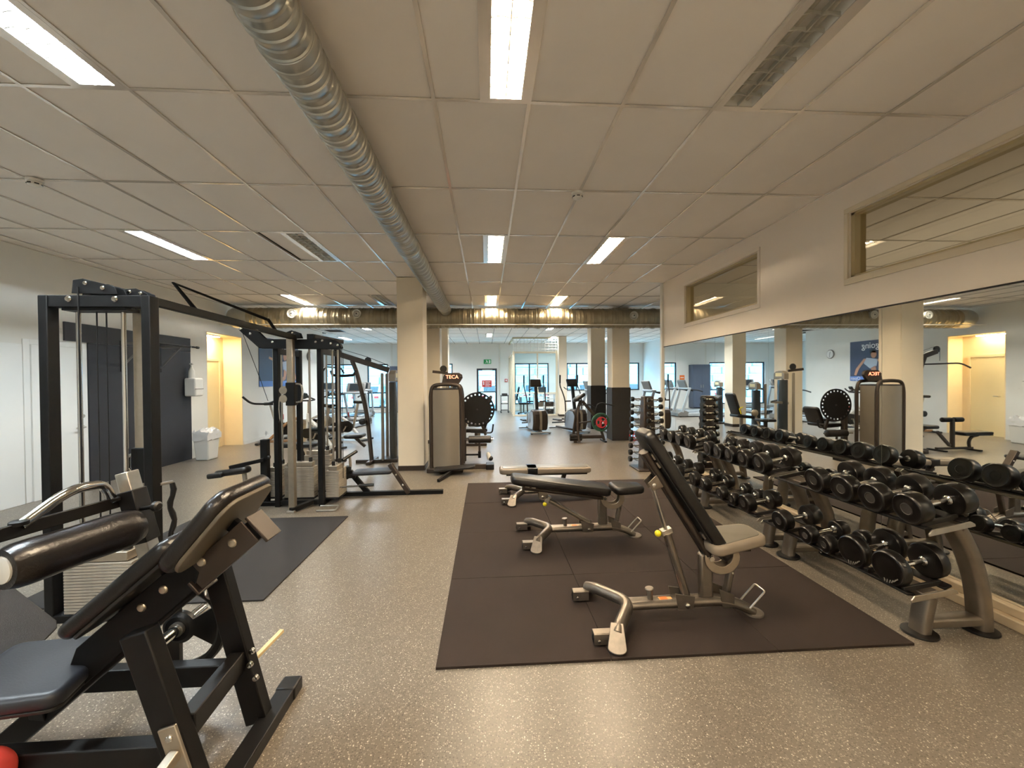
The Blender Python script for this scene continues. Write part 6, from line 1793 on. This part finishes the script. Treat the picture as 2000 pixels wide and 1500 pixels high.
# writing runs from the far side to the near side as one faces the wall
flat([(12.35, 2.10), (12.75, 2.16), (12.85, 1.98), (12.62, 1.80), (12.40, 1.88)], 'cloth_print', 'athlete_top')
flat([(12.75, 2.13), (12.85, 2.13), (13.14, 1.80), (13.20, 1.60), (13.12, 1.58), (13.02, 1.80)], 'skin_print', 'athlete_arm')
flat([(12.40, 2.10), (12.34, 2.02), (11.95, 2.08), (11.60, 2.16), (11.62, 2.22), (11.96, 2.16)], 'skin_print', 'athlete_arm')
flat([(12.44, 1.90), (12.60, 1.82), (12.52, 1.60), (12.26, 1.50), (12.24, 1.58), (12.40, 1.68)], 'skin_print', 'athlete_leg')
hp_ = [(12.50 + 0.10 * math.cos(2 * PI * k / 14), 2.26 + 0.12 * math.sin(2 * PI * k / 14)) for k in range(14)]
flat(hp_, 'skin_print', 'athlete_head')
flat([(12.42, 2.30), (12.50, 2.42), (12.64, 2.40), (12.62, 2.24), (12.56, 2.32)], 'dark_plastic', 'athlete_hair')
text('poster_word', 'going', 0.29, 'white_print', t, (xp + 0.014, 12.62, 2.55), (PI / 2, 0, PI / 2), 0.001)
text('poster_word', 'Open', 0.16, 'white_print', t, (xp + 0.014, 13.15, 1.48), (PI / 2, 0, PI / 2), 0.001)
t = thing('wall_clock', 'round white wall clock past the poster', 'clock', (XL, 14.16, 2.34))
MB().lathe((XL, 14.16, 2.36), (1, 0, 0), [(0.15, 0), (0.16, 0.01), (0.16, 0.035), (0.145, 0.045), (0.14, 0.035)], 32).build('rim', 'grey_plastic', t)
MB().lathe((XL, 14.16, 2.36), (1, 0, 0), [(0.14, 0.02), (0.14, 0.047), (0.0, 0.047)], 32).build('face', 'white_print', t)
MB().bar((XL + 0.050, 14.16, 2.36), (XL + 0.050, 14.13, 2.45), 0.008, 0.012, (1, 0, 0)).build('hour_hand', 'dark_plastic', t)
MB().bar((XL + 0.052, 14.16, 2.36), (XL + 0.052, 14.17, 2.25), 0.006, 0.008, (1, 0, 0)).build('minute_hand', 'dark_plastic', t)

# pendant added to brighten the room ceiling seen through the high windows
t = thing('added_room_light', 'added pendant that brightens the room behind the partition', 'light', (5.9, 3.4, 2.1))
for y in (0.6, 3.5, 6.4):
    MB().cyl((5.9, y, 2.2), (5.9, y, H), 0.004, n=6).build('wire', 'steel', t)
MB().b2((5.85, 0.2, 2.14), (5.95, 6.8, 2.2)).build('diffuser', emis('added_room_glow', (1.0, 0.90, 0.74), 3.4), t)

# ================================================================== outside
struct(MB().b2((-40, 20.5, -0.4), (40, 60, -0.25)), 'ground', 'snow', 'snowy car park outside the far windows', 'ground', flat=True)
random.seed(21)
t = thing('retaining_wall', 'rough stone retaining wall across the snowy car park', 'wall', (0, 36, -0.25), kind='structure')
blk = {}
for j in range(6):
    x = -22 + (j % 2) * 0.7
    while x < 22:
        wd = random.choice((1.3, 1.7, 2.1))
        key = (wd, j % 3)
        if key not in blk:
            blk[key] = MB().b2((0.03, -0.3, 0.02), (wd - 0.03, 0.3, 0.68)).build('stone_block', 'stone', t, bevel=0.08)
            blk[key].location = Vector((x, 36 + 0.15 * j, -0.25 + j * 0.7)) - ORG[t]
            blk[key].data.transform(Matrix.Translation(ORG[t]))
        else:
            inst(blk[key], 'stone_block', (x, 36 + 0.15 * j + random.uniform(-0.08, 0.08), -0.25 + j * 0.7), t)
        x += wd
t = thing('apartment_house', 'pale blue-grey house front beyond the stone wall', 'building', (0, 48, 3.5))
MB().b2((-16, 48, -0.25), (17, 52, 9.5)).build('wall', 'facade', t)
for j in range(2):
    for i in range(9):
        x = -14.2 + i * 3.5
        o = MB().b2((x, 47.93, 4.5 + j * 2.6), (x + 1.4, 48.02, 6.0 + j * 2.6)).build('window', 'white_trim', t)
        MB().b2((x + 0.1, 47.91, 4.6 + j * 2.6), (x + 1.3, 47.93, 5.9 + j * 2.6)).build('pane', 'car_dark', o)

def car(paint, label, loc, rz):
    t = thing('parked_car', label, 'car', (0, 0, 0), 'cars parked outside')
    prof = [(-2.15, 0.32), (-2.18, 0.62), (-2.05, 0.90), (-1.75, 0.98), (-1.35, 1.40), (-0.55, 1.50), (0.35, 1.46), (1.05, 1.02), (1.85, 0.90), (2.12, 0.70), (2.15, 0.34), (1.75, 0.26), (-1.75, 0.26)]
    rings = []
    for y, k, dz in ((-0.84, 0.97, 0), (-0.88, 1.0, 0), (0.88, 1.0, 0), (0.84, 0.97, 0)):
        rings.append([Vector((x * k, (y if z < 1.0 else y * 0.80), z)) for x, z in prof])
    MB().loft(rings).build('body', paint, t, bevel=0.05, seg=3)
    for s in (-1, 1):
        MB().prism([(-1.22, s * 0.735, 1.02), (-1.05, s * 0.715, 1.34), (-0.12, s * 0.712, 1.40), (-0.12, s * 0.735, 1.02)], (0, s * 0.03, 0)).build('side_window', 'screen_dark', t)
        MB().prism([(-0.04, s * 0.735, 1.02), (-0.04, s * 0.712, 1.40), (0.32, s * 0.713, 1.36), (0.86, s * 0.735, 1.02)], (0, s * 0.03, 0)).build('side_window', 'screen_dark', t)
        for x in (-1.35, 1.35):
            o = MB().lathe((x, s * 0.70, 0.31), (0, s, 0), [(0.2, 0), (0.31, 0.02), (0.31, 0.18), (0.26, 0.20), (0.22, 0.17)], 24).build('wheel', 'tyre', t)
            MB().lathe((x, s * 0.86, 0.31), (0, s, 0), [(0.21, 0), (0.20, 0.02), (0.05, 0.03)], 18).build('rim', 'steel', o)
        MB().box((2.06, s * 0.62, 0.72), (0.12, 0.34, 0.13)).build('headlamp', 'white_print', t, bevel=0.03)
        MB().box((-2.10, s * 0.66, 0.78), (0.12, 0.26, 0.14)).build('tail_lamp', 'red', t, bevel=0.03)
        MB().box((0.72, s * 0.92, 1.02), (0.12, 0.16, 0.10)).build('wing_mirror', paint, t, bevel=0.03)
    MB().prism([(0.98, -0.62, 1.06), (0.98, 0.62, 1.06), (0.42, 0.60, 1.44), (0.42, -0.60, 1.44)], (0.03, 0, 0.02)).build('windscreen', 'screen_dark', t)
    MB().prism([(-1.66, -0.62, 1.06), (-1.66, 0.62, 1.06), (-1.36, 0.60, 1.39), (-1.36, -0.60, 1.39)], (-0.03, 0, 0.02)).build('rear_window', 'screen_dark', t)
    t.location = (loc[0], loc[1], -0.25)
    t.rotation_euler = (0, 0, math.radians(rz))
    return t
car('car_white', 'white car parked outside the exit door', (0.3, 26.5), 95)
car('car_silver', 'silver car parked outside the booth window', (3.1, 27.0), 88)
car('car_white', 'white car parked outside the long far window', (6.4, 27.0), 92)
car('car_dark', 'dark car parked outside, last before the corner', (9.4, 27.5), 90)
car('car_silver', 'silver car parked outside the corner windows', (-7.2, 27.0), 90)
